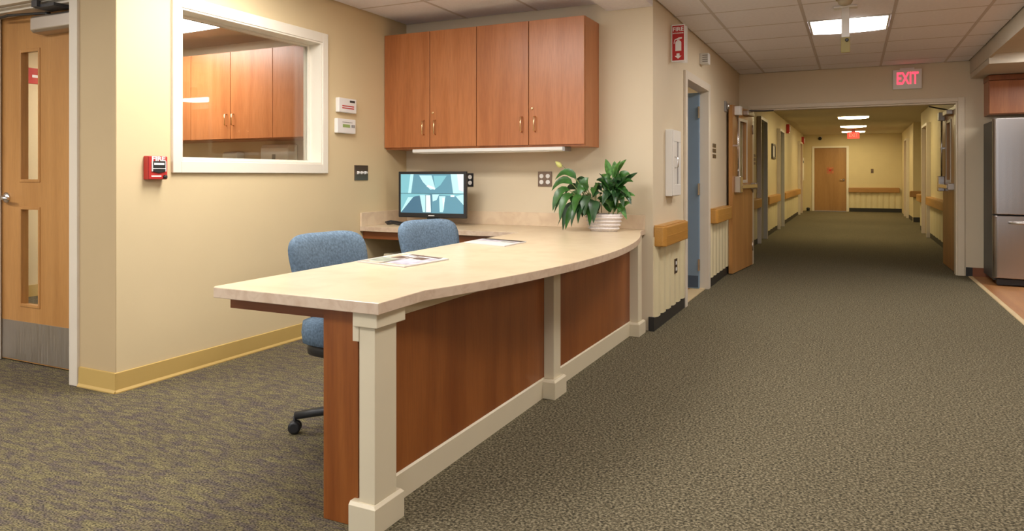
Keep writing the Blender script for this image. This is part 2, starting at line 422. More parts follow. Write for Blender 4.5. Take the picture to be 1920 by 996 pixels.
wfr = struct('wall_far_right', grid_wall(MB(), 'X', XR, XR+.14, YH+.15, 17.4, 0, CZ, [RD1]).box(XR+.14, 2.2, 17.28, 17.4, 0, CZ).box(2.2, 2.3, 17.28, 20.3, 0, CZ).box(1.34, 2.2, 20.2, 20.34, 0, CZ), WALL_FAR, 'yellow right wall of the far corridor stepping back to a side passage')
grid_m = grid_wall(MB(), 'X', 1.36, 1.5, 20.34, YF, 0, CZ, [RD2])
struct('wall_far_right_end', grid_m, WALL_FAR, 'yellow right wall at the far end of the corridor')
FDD = (-1.15, -.20, 0, 2.05)
wfe = struct('wall_far_end', grid_wall(MB(), 'Y', YF, YF+.12, -1.62, 2.2, 0, CZ, [FDD]), WALL_FAR, 'yellow end wall of the far corridor')
struct('wall_kitchen', MB().box(5.9, 6.0, -3.2, YH, 0, 2.4).box(1.3, 5.9, -3.3, -3.2, 0, 2.4), WALL, 'beige kitchen wall right of the camera, with an unseen back wall added for the fridge to reflect')  # second box is an unseen wall added so the fridge reflects something dim

struct('light_stop_far', MB().box(-1.40, .0, YF+.125, YF+.2, 0, 2.2).box(-1.75, -1.63, YH+.15, YF, 0, 2.3).box(1.45, 1.52, 15.2, 16.5, 0, 2.3).box(1.51, 1.6, 21.8, 23.1, 0, 2.3), WALL_FAR, 'unseen backing added behind the closed corridor doors to stop light leaks')  # added only to keep world light out of the door gaps
# baseboards
def cove(pts): return pts
struct('baseboard_left', MB().prism([(XL+.001, 0), (XL+.020, 0), (XL+.020, .006), (XL+.011, .018), (XL+.009, .105), (XL+.001, .108)], 'Y', YD-.012, YB), BASE_TAN, 'mustard vinyl baseboard along the yellow wall')
struct('baseboard_door', MB().prism([(YD-.001, 0), (YD-.020, 0), (YD-.020, .006), (YD-.011, .018), (YD-.009, .105), (YD-.001, .108)], 'X', -3.838, XL+.012), BASE_TAN, 'mustard vinyl baseboard beside the oak door')
struct('baseboard_office', MB().box(-7.1, -7.088, 2.74, YB, 0, .11), BASE_TAN, 'mustard baseboard of the office seen through the door glass')
struct('baseboard_corridor', MB().box(XC, XC+.012, YB-.005, 6.27, 0, .10).box(-1.375, XC+.012, YB-.014, YB-.001, 0, .105).box(XC, XC+.012, 7.47, YH, 0, .10), BASE_DARK, 'black rubber baseboard on the left corridor wall')
struct('baseboard_far_left', MB().box(-1.48, -1.468, YH+.15, 12.68, 0, .1).box(-1.48, -1.468, 13.77, 16.18, 0, .1).box(-1.48, -1.468, 17.29, 22.5, 0, .1), BASE_DARK, 'dark baseboard of the far corridor left side')
struct('baseboard_far_right', MB().box(XR-.012, XR, YH+.15, 15.28, 0, .1).box(XR-.012, XR, 16.42, 17.4, 0, .1).box(1.348, 1.36, 20.2, 21.9, 0, .1).box(1.34, 2.2, 20.188, 20.2, 0, .12), BASE_DARK, 'dark baseboard of the far corridor right side')
struct('baseboard_far_end', MB().box(-.12, 1.36, YF-.014, YF, 0, .12), BASE_DARK, 'dark baseboard under the end wall wainscot')
struct('baseboard_header', MB().box(1.17, 1.235, YH-.012, YH, 0, .1), BASE_DARK, 'short black baseboard beside the fridge')
struct('baseboard_kitchen', MB().box(1.235, 4.0, YH-.012, YH, 0, .1), BASE_RED, 'red brown kitchen baseboard behind the fridge')

# wainscot boards, each a child of its wall
def boards_x(x, sgn, y0, y1, z0, z1, n, parent):
    w = (y1-y0)/n
    for i in range(n):
        a = y0+i*w+.012; b = y0+(i+1)*w-.012; c = (b-a)*.28
        obj('wainscot_board', MB().prism([(x, a), (x+sgn*.004, a), (x+sgn*.026, a+c), (x+sgn*.026, b-c), (x+sgn*.004, b), (x, b)], 'Z', z0, z1), WAINS, parent)
def boards_y(y, x0, x1, z0, z1, n, parent):
    w = (x1-x0)/n
    for i in range(n):
        a = x0+i*w+.012; b = x0+(i+1)*w-.012; c = (b-a)*.28
        obj('wainscot_board', MB().prism([(a, y), (a, y-.004), (a+c, y-.018), (b-c, y-.018), (b, y-.004), (b, y)], 'Z', z0, z1), WAINS, parent)
boards_x(XC, 1, YB+.004, 6.255, .10, .70, 6, wcl)
boards_x(XC, 1, 7.475, 9.62, .10, .70, 11, wcl)
boards_y(YF, -.12, 1.36, .12, .63, 9, wfe)
boards_x(-1.48, 1, YH+.2, 12.66, .10, .66, 6, wfl); boards_x(-1.48, 1, 13.80, 16.16, .10, .66, 5, wfl); boards_x(-1.48, 1, 17.31, 22.5, .10, .66, 8, wfl)
boards_x(XR, -1, YH+.2, 15.26, .10, .66, 12, wfr); boards_x(XR, -1, 16.44, 17.38, .10, .66, 3, wfr)

# ------------------------------------------------------------------ window in the left wall
w1 = thing('window_1', 'white framed interior window in the yellow wall', None, (XL, 3.5, 1.2), kind='structure')
y0, y1, z0, z1 = WIN; o = .058
mb = MB()
for a in ((XL-.005, XL+.018, y0-o, y0, z0-.068, z1+.07), (XL-.005, XL+.018, y1, y1+o, z0-.068, z1+.07), (XL-.005, XL+.018, y0, y1, z1, z1+.07), (XL-.005, XL+.018, y0, y1, z0-.068, z0)):
    mb.box(*a)
obj('casing', mb, TRIM, w1, .003)
mb = MB()
t = .012
mb.box(-3.70, XL+.012, y0-.001, y0+t, z0, z1).box(-3.70, XL+.012, y1-t, y1+.001, z0, z1).box(-3.70, XL+.012, y0+t, y1-t, z1-t, z1+.001).box(-3.70, XL+.012, y0+t, y1-t, z0-.001, z0+t)
obj('jamb', mb, TRIM, w1, .002)
mb = MB(); q = .016
for xx in (-3.652, -3.677):
    mb.box(xx, xx+.014, y0+t, y0+t+q, z0+t, z1-t).box(xx, xx+.014, y1-t-q, y1-t, z0+t, z1-t).box(xx, xx+.014, y0+t+q, y1-t-q, z1-t-q, z1-t).box(xx, xx+.014, y0+t+q, y1-t-q, z0+t, z0+t+q)
obj('glass_stop', mb, TRIM, w1, .001)
obj('pane', MB().box(-3.662, -3.654, y0+t+.002, y1-t-.002, z0+t+.002, z1-t-.002), GLASS, w1)

# ------------------------------------------------------------------ door_1 : oak door at the left edge
d1 = thing('door_1', 'oak door with two tall glass lites and steel kick plate at the left edge', None, (-4.39, 2.645, 0), kind='structure')
dx0, dx1, dz1 = -4.862, -3.923, 2.160
def lite_leaf(mb, axis_boxes): pass
LX0, LX1 = -4.655, -4.47       # lite edges
lite_u, lite_l = (1.13, 1.925), (.36, .955)
mb = grid_wall(MB(), 'Y', 2.645, 2.69, dx0, dx1, .008, dz1, [(LX0, LX1, *lite_u), (LX0, LX1, *lite_l)])
leaf = obj('leaf', mb, OAK, d1)
for (a, b) in (lite_u, lite_l):
    m2 = MB()
    for (p, q2, r2, s2) in ((LX0-.012, LX0+.006, a-.012, b+.012), (LX1-.006, LX1+.012, a-.012, b+.012), (LX0+.006, LX1-.006, b-.006, b+.012), (LX0+.006, LX1-.006, a-.012, a+.006)):
        m2.box(p, q2, 2.640, 2.652, r2, s2)
    f = obj('lite_frame', m2, OAK, d1, .002)
    obj('lite_pane', MB().box(LX0, LX1, 2.664, 2.670, a, b), GLASS, f)
obj('kick_plate', MB().box(dx0+.012, dx1-.012, 2.642, 2.6455, .015, .255), KICK, d1, label='dull steel kick plate across the bottom of the door')
# lever handle
hx, hz = -4.80, 1.02
hd = obj('lever_handle', MB().lathe([(.034, 0), (.034, .006), (.022, .014), (.012, .018), (.012, .05)], n=18, M=Matrix.Translation((hx, 2.645, hz)) @ Matrix.Rotation(PI/2, 4, 'X')).tube([(hx, 2.60, hz), (hx+.03, 2.592, hz), (hx+.11, 2.592, hz-.004)], [.012, .011, .008], 10), CHROME, d1, label='chrome lever handle')
# closer
cl = obj('closer', MB().prism([(2.645, 2.005), (2.575, 2.01), (2.560, 2.025), (2.560, 2.095), (2.575, 2.110), (2.645, 2.110)], 'X', -4.415, -3.94), ALU, d1, .004, label='tan grey door closer box')
obj('closer_arm', MB().tube([(-4.31, 2.59, 2.122), (-4.60, 2.54, 2.126), (-4.80, 2.58, 2.13)], .008, 6).tube([(-4.31, 2.60, 2.108), (-4.31, 2.60, 2.13)], .016, 10), BLACKP, cl)
obj('closer_bracket', MB().box(-4.27, -4.09, 2.50, 2.60, 2.126, 2.146).box(-4.27, -4.22, 2.482, 2.505, 2.130, 2.215), DARKM, d1, .002)
# frame
mb = MB(); fo = .07
yf = YD-.014
mb.box(dx0-.008-fo, dx0-.008, yf, YD+.02, 0, 2.17+fo).box(dx1+.008, dx1+.008+fo, yf, YD+.02, 0, 2.17+fo).box(dx0-.008, dx1+.008, yf, YD+.02, 2.168, 2.17+fo)
mb.box(dx0-.008, dx0-.001, YD+.02, 2.74, 0, 2.168).box(dx1+.001, dx1+.008, YD+.02, 2.74, 0, 2.168).box(dx0-.001, dx1+.001, YD+.02, 2.74, 2.161, 2.168)
mb.box(dx0-.001, dx0+.014, YD+.05, 2.638, 0, 2.161).box(dx1-.014, dx1+.001, YD+.05, 2.638, 0, 2.161).box(dx0+.014, dx1-.014, YD+.05, 2.638, 2.146, 2.161)
obj('frame', mb, FRAME, d1, .002)

# office behind: wall cabinet, dispensers, lamp, red sign
oc = thing('wall_cabinet', 'cherry wall cabinet in the office behind the interior window', 'cabinet', (-5.0, 5.05, 1.495))
obj('body', MB().box(-6.37, -3.705, 4.912, YB, 1.495, 2.33), CHERRY, oc, .002)
ed = [-6.37, -5.84, -5.31, -4.78, -4.25, -3.705]
for i in range(5):
    d = obj('door', MB().box(ed[i]+.003, ed[i+1]-.003, 4.89, 4.910, 1.505, 2.328), CHERRY, oc, .0015)
    hx = ed[i+1]-.045 if i % 2 == 1 else ed[i]+.045
    obj('handle', MB().tube([(hx, 4.89, 1.63), (hx, 4.862, 1.635), (hx, 4.862, 1.735), (hx, 4.89, 1.74)], .005, 8), BRASS, d)
t = thing('towel_dispenser', 'large white paper towel dispenser under the office cabinet', 'dispenser', (-4.86, 5.15, 1.1))
obj('body', MB().prism([(5.216, 1.12), (5.09, 1.12), (5.08, 1.18), (5.08, 1.42), (5.10, 1.455), (5.216, 1.455)], 'X', -5.12, -4.78), WHITEP, t, .01)
obj('window_slot', MB().box(-4.97, -4.93, 5.076, 5.082, 1.24, 1.36), GREYP, t)
t = thing('soap_dispenser', 'small white soap dispenser under the office cabinet', 'dispenser', (-5.57, 5.15, 1.1))
obj('body', MB().prism([(5.216, 1.20), (5.12, 1.21), (5.11, 1.24), (5.11, 1.375), (5.13, 1.395), (5.216, 1.395)], 'X', -5.66, -5.47), WHITEP, t, .01)
obj('push_lever', MB().box(-5.62, -5.51, 5.095, 5.112, 1.22, 1.26), WHITEP, t, .004)
t = thing('wall_sign', 'small red sign with a pale stripe on the office wall seen through the door glass', 'sign', (-7.09, 4.16, 2.04))
obj('plate', MB().box(-7.1, -7.09, 4.08, 4.30, 2.04, 2.19), RED, t, .002)
obj('stripe', MB().box(-7.09, -7.088, 4.13, 4.25, 2.10, 2.125), WHITE, t)

# ------------------------------------------------------------------ lamps
def lamp(x, y, w, d, label, z=CZ, mat=None, bulge=.010):
    mat = mat or LAMP
    t = thing('ceiling_light', label, 'ceiling light', (x, y, z), group='square ceiling lamps')
    f = .018
    mb = MB()
    mb.box(x-w/2, x+w/2, y-d/2, y-d/2+f, z-.004, z+.02).box(x-w/2, x+w/2, y+d/2-f, y+d/2, z-.004, z+.02)
    mb.box(x-w/2, x-w/2+f, y-d/2+f, y+d/2-f, z-.004, z+.02).box(x+w/2-f, x+w/2, y-d/2+f, y+d/2-f, z-.004, z+.02)
    obj('frame', mb, WHITEP, t)
    pr = []
    n = 8
    for i in range(n+1):
        u = -1+2*i/n; pr.append((x+u*(w/2-f), z-.002-bulge*(1-u*u)))
    obj('diffuser', MB().prism(pr + [(x+w/2-f, z+.012), (x-w/2+f, z+.012)], 'Y', y-d/2+f, y+d/2-f), mat, t)
    return t
lamp(*near_lamps[0], 'square ceiling lamp nearest in view, behind the hanging white camera post')
lamp(*near_lamps[1], 'added unseen fill lamp over the corridor, beside the curved counter')
lamp(*near_lamps[2], 'added fill lamp over the corridor just ahead of the viewpoint, out of the frame')
lamp(*near_lamps[3], 'added unseen fill lamp over the corridor behind the viewpoint')
lamp(*fill_lamps[0], 'added unseen long fill lamp over the reception desk')
lamp(*fill_lamps[1], 'added unseen long fill lamp in front of the reception desk')
lamp(*fill_lamps[2], 'added unseen long fill lamp in front of the oak door')
far_txt = ['first lamp of the far corridor, cut by the door header', 'second lamp of the far corridor ceiling, whole bar of light', 'third lamp of the far corridor, above the red exit sign', 'last lamp of the far corridor, half behind the red exit sign']
for yy, tx in zip((14.85, 17.9, 21.2, 23.8), far_txt): lamp(0, yy, .66, .62, tx, CZ, LAMP_FAR, .02)
lamp(-5.64, 4.28, 1.22, .6, 'bright office lamp seen through the interior window')
lamp(2.1, 8.05, .92, .5, 'kitchen ceiling lamp in front of the fridge, beyond the right edge', 2.37)
lamp(3.0, 4.0, 1.22, .6, 'added unseen fill lamp over the kitchen outside the right edge', 2.37)  # out of view, added as extra light from the kitchen side
lamp(-2.5, 7.6, .6, .6, 'added unseen lamp that lights the blue door from inside its room')  # unseen lamp added so the blue leaf does not go dark
struct('ceiling_office', MB().box(-7.1, -3.7, 2.74, YB, CZ+.003, CZ+.024), CEIL_PLAIN, 'grey tan ceiling of the office behind the window')

# ------------------------------------------------------------------ wall cabinets above the desk
def wall_cab(x0, x1, split, label, lock_side):
    t = thing('wall_cabinet', label, 'cabinet', ((x0+x1)/2, 5.05, 1.375), group='cherry wall cabinets over the monitor')
    obj('body', MB().box(x0+.001, x1-.001, 4.908, YB-.001, 1.375, 2.33), CHERRY, t, .002)
    for a, b, s in ((x0, split, 1), (split, x1, -1)):
        d = obj('door', MB().box(a+.003, b-.003, 4.886, 4.906, 1.390, 2.328), CHERRY, t, .0015)
        hx = (b-.055) if s == 1 else (a+.055)
        obj('handle', MB().tube([(hx, 4.886, 1.49), (hx, 4.858, 1.495), (hx, 4.855, 1.55), (hx, 4.858, 1.60), (hx, 4.886, 1.605)], .0055, 8), BRASS, d, label='brass bow handle')
        if s == -1:
            obj('lock', MB().lathe([(.011, 0), (.011, .006), (.006, .008)], n=12, M=Matrix.Translation((a+.03, 4.886, 1.665)) @ Matrix.Rotation(PI/2, 4, 'X')), BRASS, d)
    return t
wall_cab(-3.538, -2.660, -3.090, 'left cherry wall cabinet of the pair, its end in the room corner', 1)
wall_cab(-2.660, -1.765, -2.212, 'right cherry wall cabinet of the pair, with the exposed end panel', 1)
t = thing('under_cabinet_light', 'slim white strip light under the wall cabinets', 'light', (-2.6, 4.97, 1.345))
obj('housing', MB().prism([(4.905, 1.374), (4.905, 1.350), (4.915, 1.343), (5.03, 1.343), (5.03, 1.374)], 'X', -3.27, -1.94), WHITEP, t, .002)
obj('diffuser', MB().box(-3.22, -2.06, 4.925, 5.01, 1.339, 1.344), WHITE, t)
obj('end_cap', MB().box(-1.945, -1.925, 4.90, 5.035, 1.341, 1.374), GREYP, t, .002)

# ------------------------------------------------------------------ reception desk
desk = thing('reception_desk', 'reception desk base with cherry panels between cream posts under the bowed worktop', 'desk', (-1.75, 3.4, 0))
TZ0, TZ1 = .717, .755
def arc_edge():
    pts = [(-1.353, 1.838), (-1.360, 2.06)]
    y0, y1, sag = 2.12, 4.93, .215
    c = y1-y0; Rr = (c*c/4+sag*sag)/(2*sag)
    cy = (y0+y1)/2; cx = -1.362+sag-Rr
    n = 26
    for i in range(n+1):
        y = y0+c*i/n; pts.append((cx+math.sqrt(Rr*Rr-(y-cy)**2), y))
    pts.append((-1.400, 5.10)); pts.append((-1.402, YB-.001))
    return pts
outline = arc_edge() + [(XL+.001, YB-.001), (XL+.001, 4.562), (-2.14, 4.562), (-2.14, 4.30), (-2.105, 1.866), (-2.088, 1.846)]
tag(obj('worktop', MB().prism(outline, 'Z', TZ0, TZ1, 0, 1), [COUNTER, COUNTER_EDGE], None, .0025), 'continuous L shaped cream stone look worktop with a bowed front edge', 'worktop')
tag(obj('backsplash', MB().box(XL+.02, -1.403, YB-.020, YB-.001, TZ1, TZ1+.108), SPLASH, None, .002), 'long cream backsplash behind the monitor and plant', 'backsplash')
tag(obj('backsplash', MB().box(XL+.001, XL+.020, 4.562, YB-.001, TZ1, TZ1+.108), SPLASH, None, .002), 'short cream backsplash end piece against the yellow side wall', 'backsplash')
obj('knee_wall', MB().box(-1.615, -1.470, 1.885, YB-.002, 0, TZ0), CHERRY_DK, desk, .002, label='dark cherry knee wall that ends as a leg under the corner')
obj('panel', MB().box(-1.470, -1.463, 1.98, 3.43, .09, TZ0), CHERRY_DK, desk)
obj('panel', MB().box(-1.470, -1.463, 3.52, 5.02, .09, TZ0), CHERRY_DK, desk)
obj('plinth', MB().prism([(-1.470, 0), (-1.455, 0), (-1.455, .096), (-1.462, .102), (-1.470, .102)], 'Y', 1.99, 5.05), POST, desk, label='cream painted plinth board')
obj('top_rail', MB().box(-1.470, -1.420, 1.98, 5.05, .672, TZ0-.001), POST, desk, .002)
def post(xs0, xs1, ys0, ys1, xb0, xb1, yb0, yb1, cap):
    p = obj('post', MB().box(xs0, xs1, ys0, ys1, .05, TZ0-.001), POST, desk, .002, label='cream painted square post')
    b = .009
    mb = MB()
    pts = [(xb0, yb0), (xb1, yb0), (xb1, yb1), (xb0, yb1)]; ins = [(xb0, yb0+b), (xb1-b, yb0+b), (xb1-b, yb1-b), (xb0, yb1-b)]
    A = [mb.bm.verts.new((*q, 0)) for q in pts]; B = [mb.bm.verts.new((*q, .086)) for q in pts]; C_ = [mb.bm.verts.new((*q, .096)) for q in ins]
    mb.bm.faces.new(A[::-1]); mb.bm.faces.new(C_)
    for L0, L1 in ((A, B), (B, C_)):
        for i in range(4): mb.bm.faces.new((L0[i], L0[(i+1) % 4], L1[(i+1) % 4], L1[i]))
    obj('post_base', mb, POST, p, .001)
    if cap:
        obj('post_cap', MB().box(xs0-.018, xs1+.016, ys0-.012, ys1+.03, .668, TZ0-.001), POST, p, .003)
        obj('cap_block', MB().box(xs0-.025, xs0, ys0-.002, ys0+.02, .618, .692), POST, p, .001)
post(-1.452, -1.389, 1.868, 1.988, -1.484, -1.378, 1.853, 2.018, True)
post(-1.470, -1.408, 3.430, 3.525, -1.470, -1.386, 3.392, 3.555, False)
post(-1.470, -1.400, 5.010, 5.110, -1.470, -1.383, 4.975, 5.150, False)
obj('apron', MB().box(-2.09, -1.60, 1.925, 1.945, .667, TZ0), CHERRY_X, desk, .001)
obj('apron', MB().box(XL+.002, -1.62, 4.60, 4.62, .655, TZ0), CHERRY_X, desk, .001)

ped = thing('pedestal', 'low beige drawer pedestal in shadow under the back desk', 'pedestal', (-3.0, 4.9, 0))
obj('body', MB().box(-3.38, -2.64, 4.66, 5.15, 0, .535), PEDESTAL, ped, .004)
for k in range(2): 
    d = obj('drawer', MB().box(-3.37, -2.65, 4.642, 4.66, .02+.26*k, .265+.26*k), PEDESTAL, ped, .003)
    obj('handle', MB().box(-3.1, -2.92, 4.632, 4.643, .19+.26*k, .21+.26*k), GREYP, d, .002)

# ------------------------------------------------------------------ office chairs
def make_chair(label, loc, rot):
    t = thing('office_chair', label, 'chair', loc, rot, 'blue office chairs at the desk', world=False)
    def outl(a, b, n, taper):
        def f(th):
            c, s_ = math.cos(th), math.sin(th)
            y = a*math.copysign(abs(c)**(2/n), c); z = b*math.copysign(abs(s_)**(2/n), s_)
            return y*(1+taper*z/b), z
        return f
    M = Matrix.Translation((-.235, 0, .698)) @ Matrix.Rotation(-R(14), 4, 'Y')
    obj('backrest', MB().cushion(outl(.225, .195, 4.2, .10), .024, .036, 7, 44, M=M, bend=.55, rim=.014), FABRIC, t)
    M2 = Matrix.Translation((-.262, 0, .683)) @ Matrix.Rotation(-R(14), 4, 'Y')
    obj('back_shell', MB().cushion(outl(.205, .165, 4.0, .10), .016, .012, 5, 36, M=M2, bend=.55), BLACKP, t)
    MS = Matrix.Translation((.02, 0, .470)) @ Matrix.Rotation(-PI/2, 4, 'Y')
    obj('seat', MB().cushion(outl(.240, .235, 4.2, .03), .060, .062, 7, 44, M=MS, rim=.046), FABRIC, t)
    MS2 = Matrix.Translation((.02, 0, .400)) @ Matrix.Rotation(-PI/2, 4, 'Y')
    obj('seat_shell', MB().cushion(outl(.222, .217, 4.2, .03), .042, .030, 4, 36, M=MS2, rim=.026), BLACKP, t)
    obj('back_bar', MB().tube([(-.02, 0, .365), (-.22, 0, .365), (-.275, 0, .41), (-.285, 0, .56), (-.29, 0, .68)], [.022, .022, .024, .022, .018], 8), BLACKP, t)
    obj('gas_column', MB().lathe([(.030, .10), (.030, .26), (.018, .262), (.018, .35), (.06, .352), (.06, .37)], n=16), BLACKP, t)
    obj('tilt_lever', MB().tube([(.05, 0, .36), (.05, -.20, .35), (.05, -.25, .335)], [.006, .006, .011], 8), BLACKP, t)
    obj('hub', MB().lathe([(.045, .075), (.052, .09), (.052, .125), (.035, .14)], n=18), BLACKP, t)
    for k in range(5):
        a = R(217+72*k); c, s_ = math.cos(a), math.sin(a)
        lm = MB().tube([(.03*c, .03*s_, .108), (.16*c, .16*s_, .100), (.315*c, .315*s_, .078)], [.026, .022, .017], 8)
        l = obj('leg', lm, BLACKP, t)
        px_, py_ = .315*c, .315*s_; tx, ty = -s_, c
        ax = Vector((tx, ty, 0)); cm = MB()
        for sg in (-1, 1):
            cen = Vector((px_, py_, .029)) + ax*sg*.0145
            Mx = Matrix.Translation(cen) @ ax.to_track_quat('Z', 'Y').to_matrix().to_4x4()
            cm.lathe([(.018, -.010), (.027, -.008), (.029, 0), (.027, .008), (.018, .010)], n=18, M=Mx)
        cm.tube([(px_, py_, .03), (px_, py_, .08)], .008, 8)
        obj('caster', cm, BLACKP, t)
    return t
ch1 = make_chair('blue fabric office chair tucked under the counter, nearest the open end', (-1.995, 2.615, 0), R(-6))
ch2 = dup(ch1, (-2.095, 3.60, 0), R(-15), 'blue fabric office chair in front of the monitor, farther along the counter')

# ------------------------------------------------------------------ monitor
mon = thing('monitor', 'black monitor showing four teal security camera views', 'monitor', (-3.09, 4.93, TZ1), R(4), world=False)
mw, mh, mz = .310, .0, .055
obj('bezel', MB().box(-.310, .310, -.018, .012, .060, .437), BLACKP, mon, .005)
obj('back_housing', MB().prism([(-.24, .10), (.24, .10), (.20, .38), (-.20, .38)], 'Y', .012, .045), BLACKP, mon, .008)
def scr(name, rgb, k=1.0): return emis('screen_' + name, tuple(c*k for c in s2l(rgb)), .34)
SM = [scr('teal', (84, 132, 152)), scr('pale', (165, 212, 222)), scr('dim', (62, 100, 124)), scr('bright', (205, 240, 240)), scr('mid', (112, 172, 186)), scr('line', (40, 66, 82))]
sx0, sx1, sz0, sz1 = -.287, .287, .098, .415
scm = MB(); ly = -.0185
def sp(pts, mi, lay):
    y = ly-.00025*lay
    P = [(sx0+(sx1-sx0)*u, sz0+(sz1-sz0)*v) for u, v in pts]
    scm.prism(P, 'Y', y, y-.0002, mi)
sp([(0, 0), (1, 0), (1, 1), (0, 1)], 4, 0)
# top-left view
sp([(.20, 1), (.50, 1), (.50, .51), (.17, .51)], 0, 1); sp([(0, .51), (.17, .51), (.21, 1), (0, 1)], 4, 1); sp([(.12, .51), (.17, .51), (.21, 1), (.16, 1)], 1, 2)
sp([(.30, .97), (.50, .97), (.56, .62), (.48, .60), (.36, .80)], 1, 3); sp([(.42, .68), (.55, .60), (.56, .65), (.44, .73)], 3, 4)
# top-right view
sp([(.50, 1), (.80, 1), (.84, .51), (.50, .51)], 0, 1); sp([(.80, 1), (1, 1), (1, .51), (.84, .51)], 1, 1); sp([(.53, .96), (.74, .96), (.64, .72), (.56, .62)], 4, 4); sp([(.90, 1), (1, 1), (1, .55), (.93, .6)], 3, 2)
# bottom-left view
sp([(0, 0), (.50, 0), (.50, .49), (.20, .42)], 2, 1); sp([(0, .49), (.30, .49), (.18, .38), (0, .14)], 4, 2); sp([(0, .02), (.03, .06), (.20, .40), (.12, .40)], 1, 3); sp([(.31, .46), (.40, .46), (.40, .02), (.36, .02)], 1, 3); sp([(.41, .46), (.48, .46), (.49, .02), (.41, .02)], 3, 4)
# bottom-right view
sp([(.50, 0), (1, 0), (1, .22), (.88, .44), (.50, .49)], 0, 1); sp([(.51, .48), (.62, .48), (.58, .34), (.52, .30)], 1, 3); sp([(.62, .44), (.72, .44), (.68, .03), (.63, .03)], 1, 3); sp([(.67, .40), (.71, .40), (.69, .06)], 3, 4); sp([(.88, .44), (1, .49), (1, .22)], 1, 2); sp([(.80, .47), (.86, .47), (.86, .42), (.80, .42)], 3, 3)
# dividing lines
sp([(0, .495), (1, .495), (1, .507), (0, .507)], 5, 6)
screen = obj('screen', scm, SM, mon, label='lit screen split in four teal camera views')
obj('badge', MB().box(-.03, .025, -.0195, -.018, .074, .082), WHITE, mon)
obj('neck', MB().box(-.05, .05, -.005, .03, .012, .11), BLACKP, mon, .004)
obj('stand_base', MB().prism([(.15*math.cos(a)*1.15, .095*math.sin(a)) for a in [2*PI*i/28 for i in range(28)]], 'Z', 0, .014), BLACKP, mon, .003)
cab = obj('cable', MB().tube([(-3.20, 4.80, .764), (-3.27, 4.83, .775), (-3.34, 4.85, .770), (-3.40, 4.87, .776), (-3.455, 4.86, .78), (-3.48, 4.83, .773), (-3.44, 4.80, .764), (-3.38, 4.80, .77), (-3.32, 4.79, .764), (-3.26, 4.77, .763)], .009, 8), BLACKP)
tag(cab, 'black coiled cable lying on the back desk left of the monitor', 'cable')

# ------------------------------------------------------------------ plates and devices on the desk walls
sw = thing('switch_plate', 'bronze switch plate with three white toggles right of the window', 'switch', (XL, 4.576, 1.18))
obj('plate', MB().box(XL, XL+.007, 4.491, 4.661, 1.121, 1.240), BROWNPL, sw, .002)
for k in range(3):
    yy = 4.530+.046*k
    obj('toggle', MB().prism([(XL+.007, 1.168), (XL+.024, 1.176), (XL+.026, 1.188), (XL+.007, 1.194)], 'Y', yy-.011, yy+.011), WHITEP, sw, .001)
def outlet(name, label, x0, x1, z0, z1, plate, gangs, face, group=None):
    t = thing(name, label, 'outlet', ((x0+x1)/2, YB, z0), group=group)
    obj('plate', MB().box(x0, x1, YB-.007, YB, z0, z1), plate, t, .002)
    for gx in gangs:
        for gz in ((z0+z1)/2-.024, (z0+z1)/2+.024):
            obj('receptacle', MB().lathe([(.018, 0), (.018, .003), (.016, .004)], n=14, M=Matrix.Translation((gx, YB-.007, gz)) @ Matrix.Rotation(PI/2, 4, 'X')), face, t)
    return t
outlet('outlet_plate', 'black outlet plate half hidden behind the monitor', -2.975, -2.867, 1.066, 1.178, BLACKP, (-2.945, -2.897), WHITEP)
outlet('outlet_plate', 'bronze double outlet plate with white sockets beside the plant', -2.277, -2.157, 1.071, 1.190, BROWNPL, (-2.245, -2.190), WHITEP)

pull = thing('fire_alarm_pull', 'red fire alarm pull station on the yellow wall left of the window', 'fire alarm', (XL, 2.71, 1.13))
PX = XL+.045
obj('housing', MB().box(XL, PX-.006, 2.652, 2.772, 1.137, 1.268), RED, pull, .004)
obj('cover', MB().prism([(2.654, 1.139), (2.770, 1.139), (2.770, 1.266), (2.654, 1.266)], 'X', PX-.006, PX), RED, pull, .003)
pb = obj('pull_bar', MB().prism([(2.672, 1.182), (2.712, 1.172), (2.752, 1.182), (2.752, 1.240), (2.672, 1.240)], 'X', PX, PX+.006), BLACKI, pull, .002, label='black pull handle with white border')
mb = MB()
mb.box(PX+.0005, PX+.008, 2.668, 2.672, 1.182, 1.240).box(PX+.0005, PX+.008, 2.752, 2.756, 1.182, 1.240).box(PX+.006, PX+.008, 2.672, 2.752, 1.196, 1.200)
mb.box(PX+.006, PX+.008, 2.680, 2.744, 1.218, 1.230)
obj('border', mb, WHITE, pb)
text('lettering', 'FIRE', .034, WHITE, pull, (PX+.001, 2.712, 1.252), '+X', width=.085, bold=.0012)
obj('maker_line', MB().box(PX, PX+.001, 2.668, 2.73, 1.152, 1.160), WHITE, pull)
obj('key_lock', MB().lathe([(.011, 0), (.011, .010), (.005, .014)], n=14, M=Matrix.Translation((PX, 2.752, 1.152)) @ Matrix.Rotation(PI/2, 4, 'Y')), BLACKI, pull)

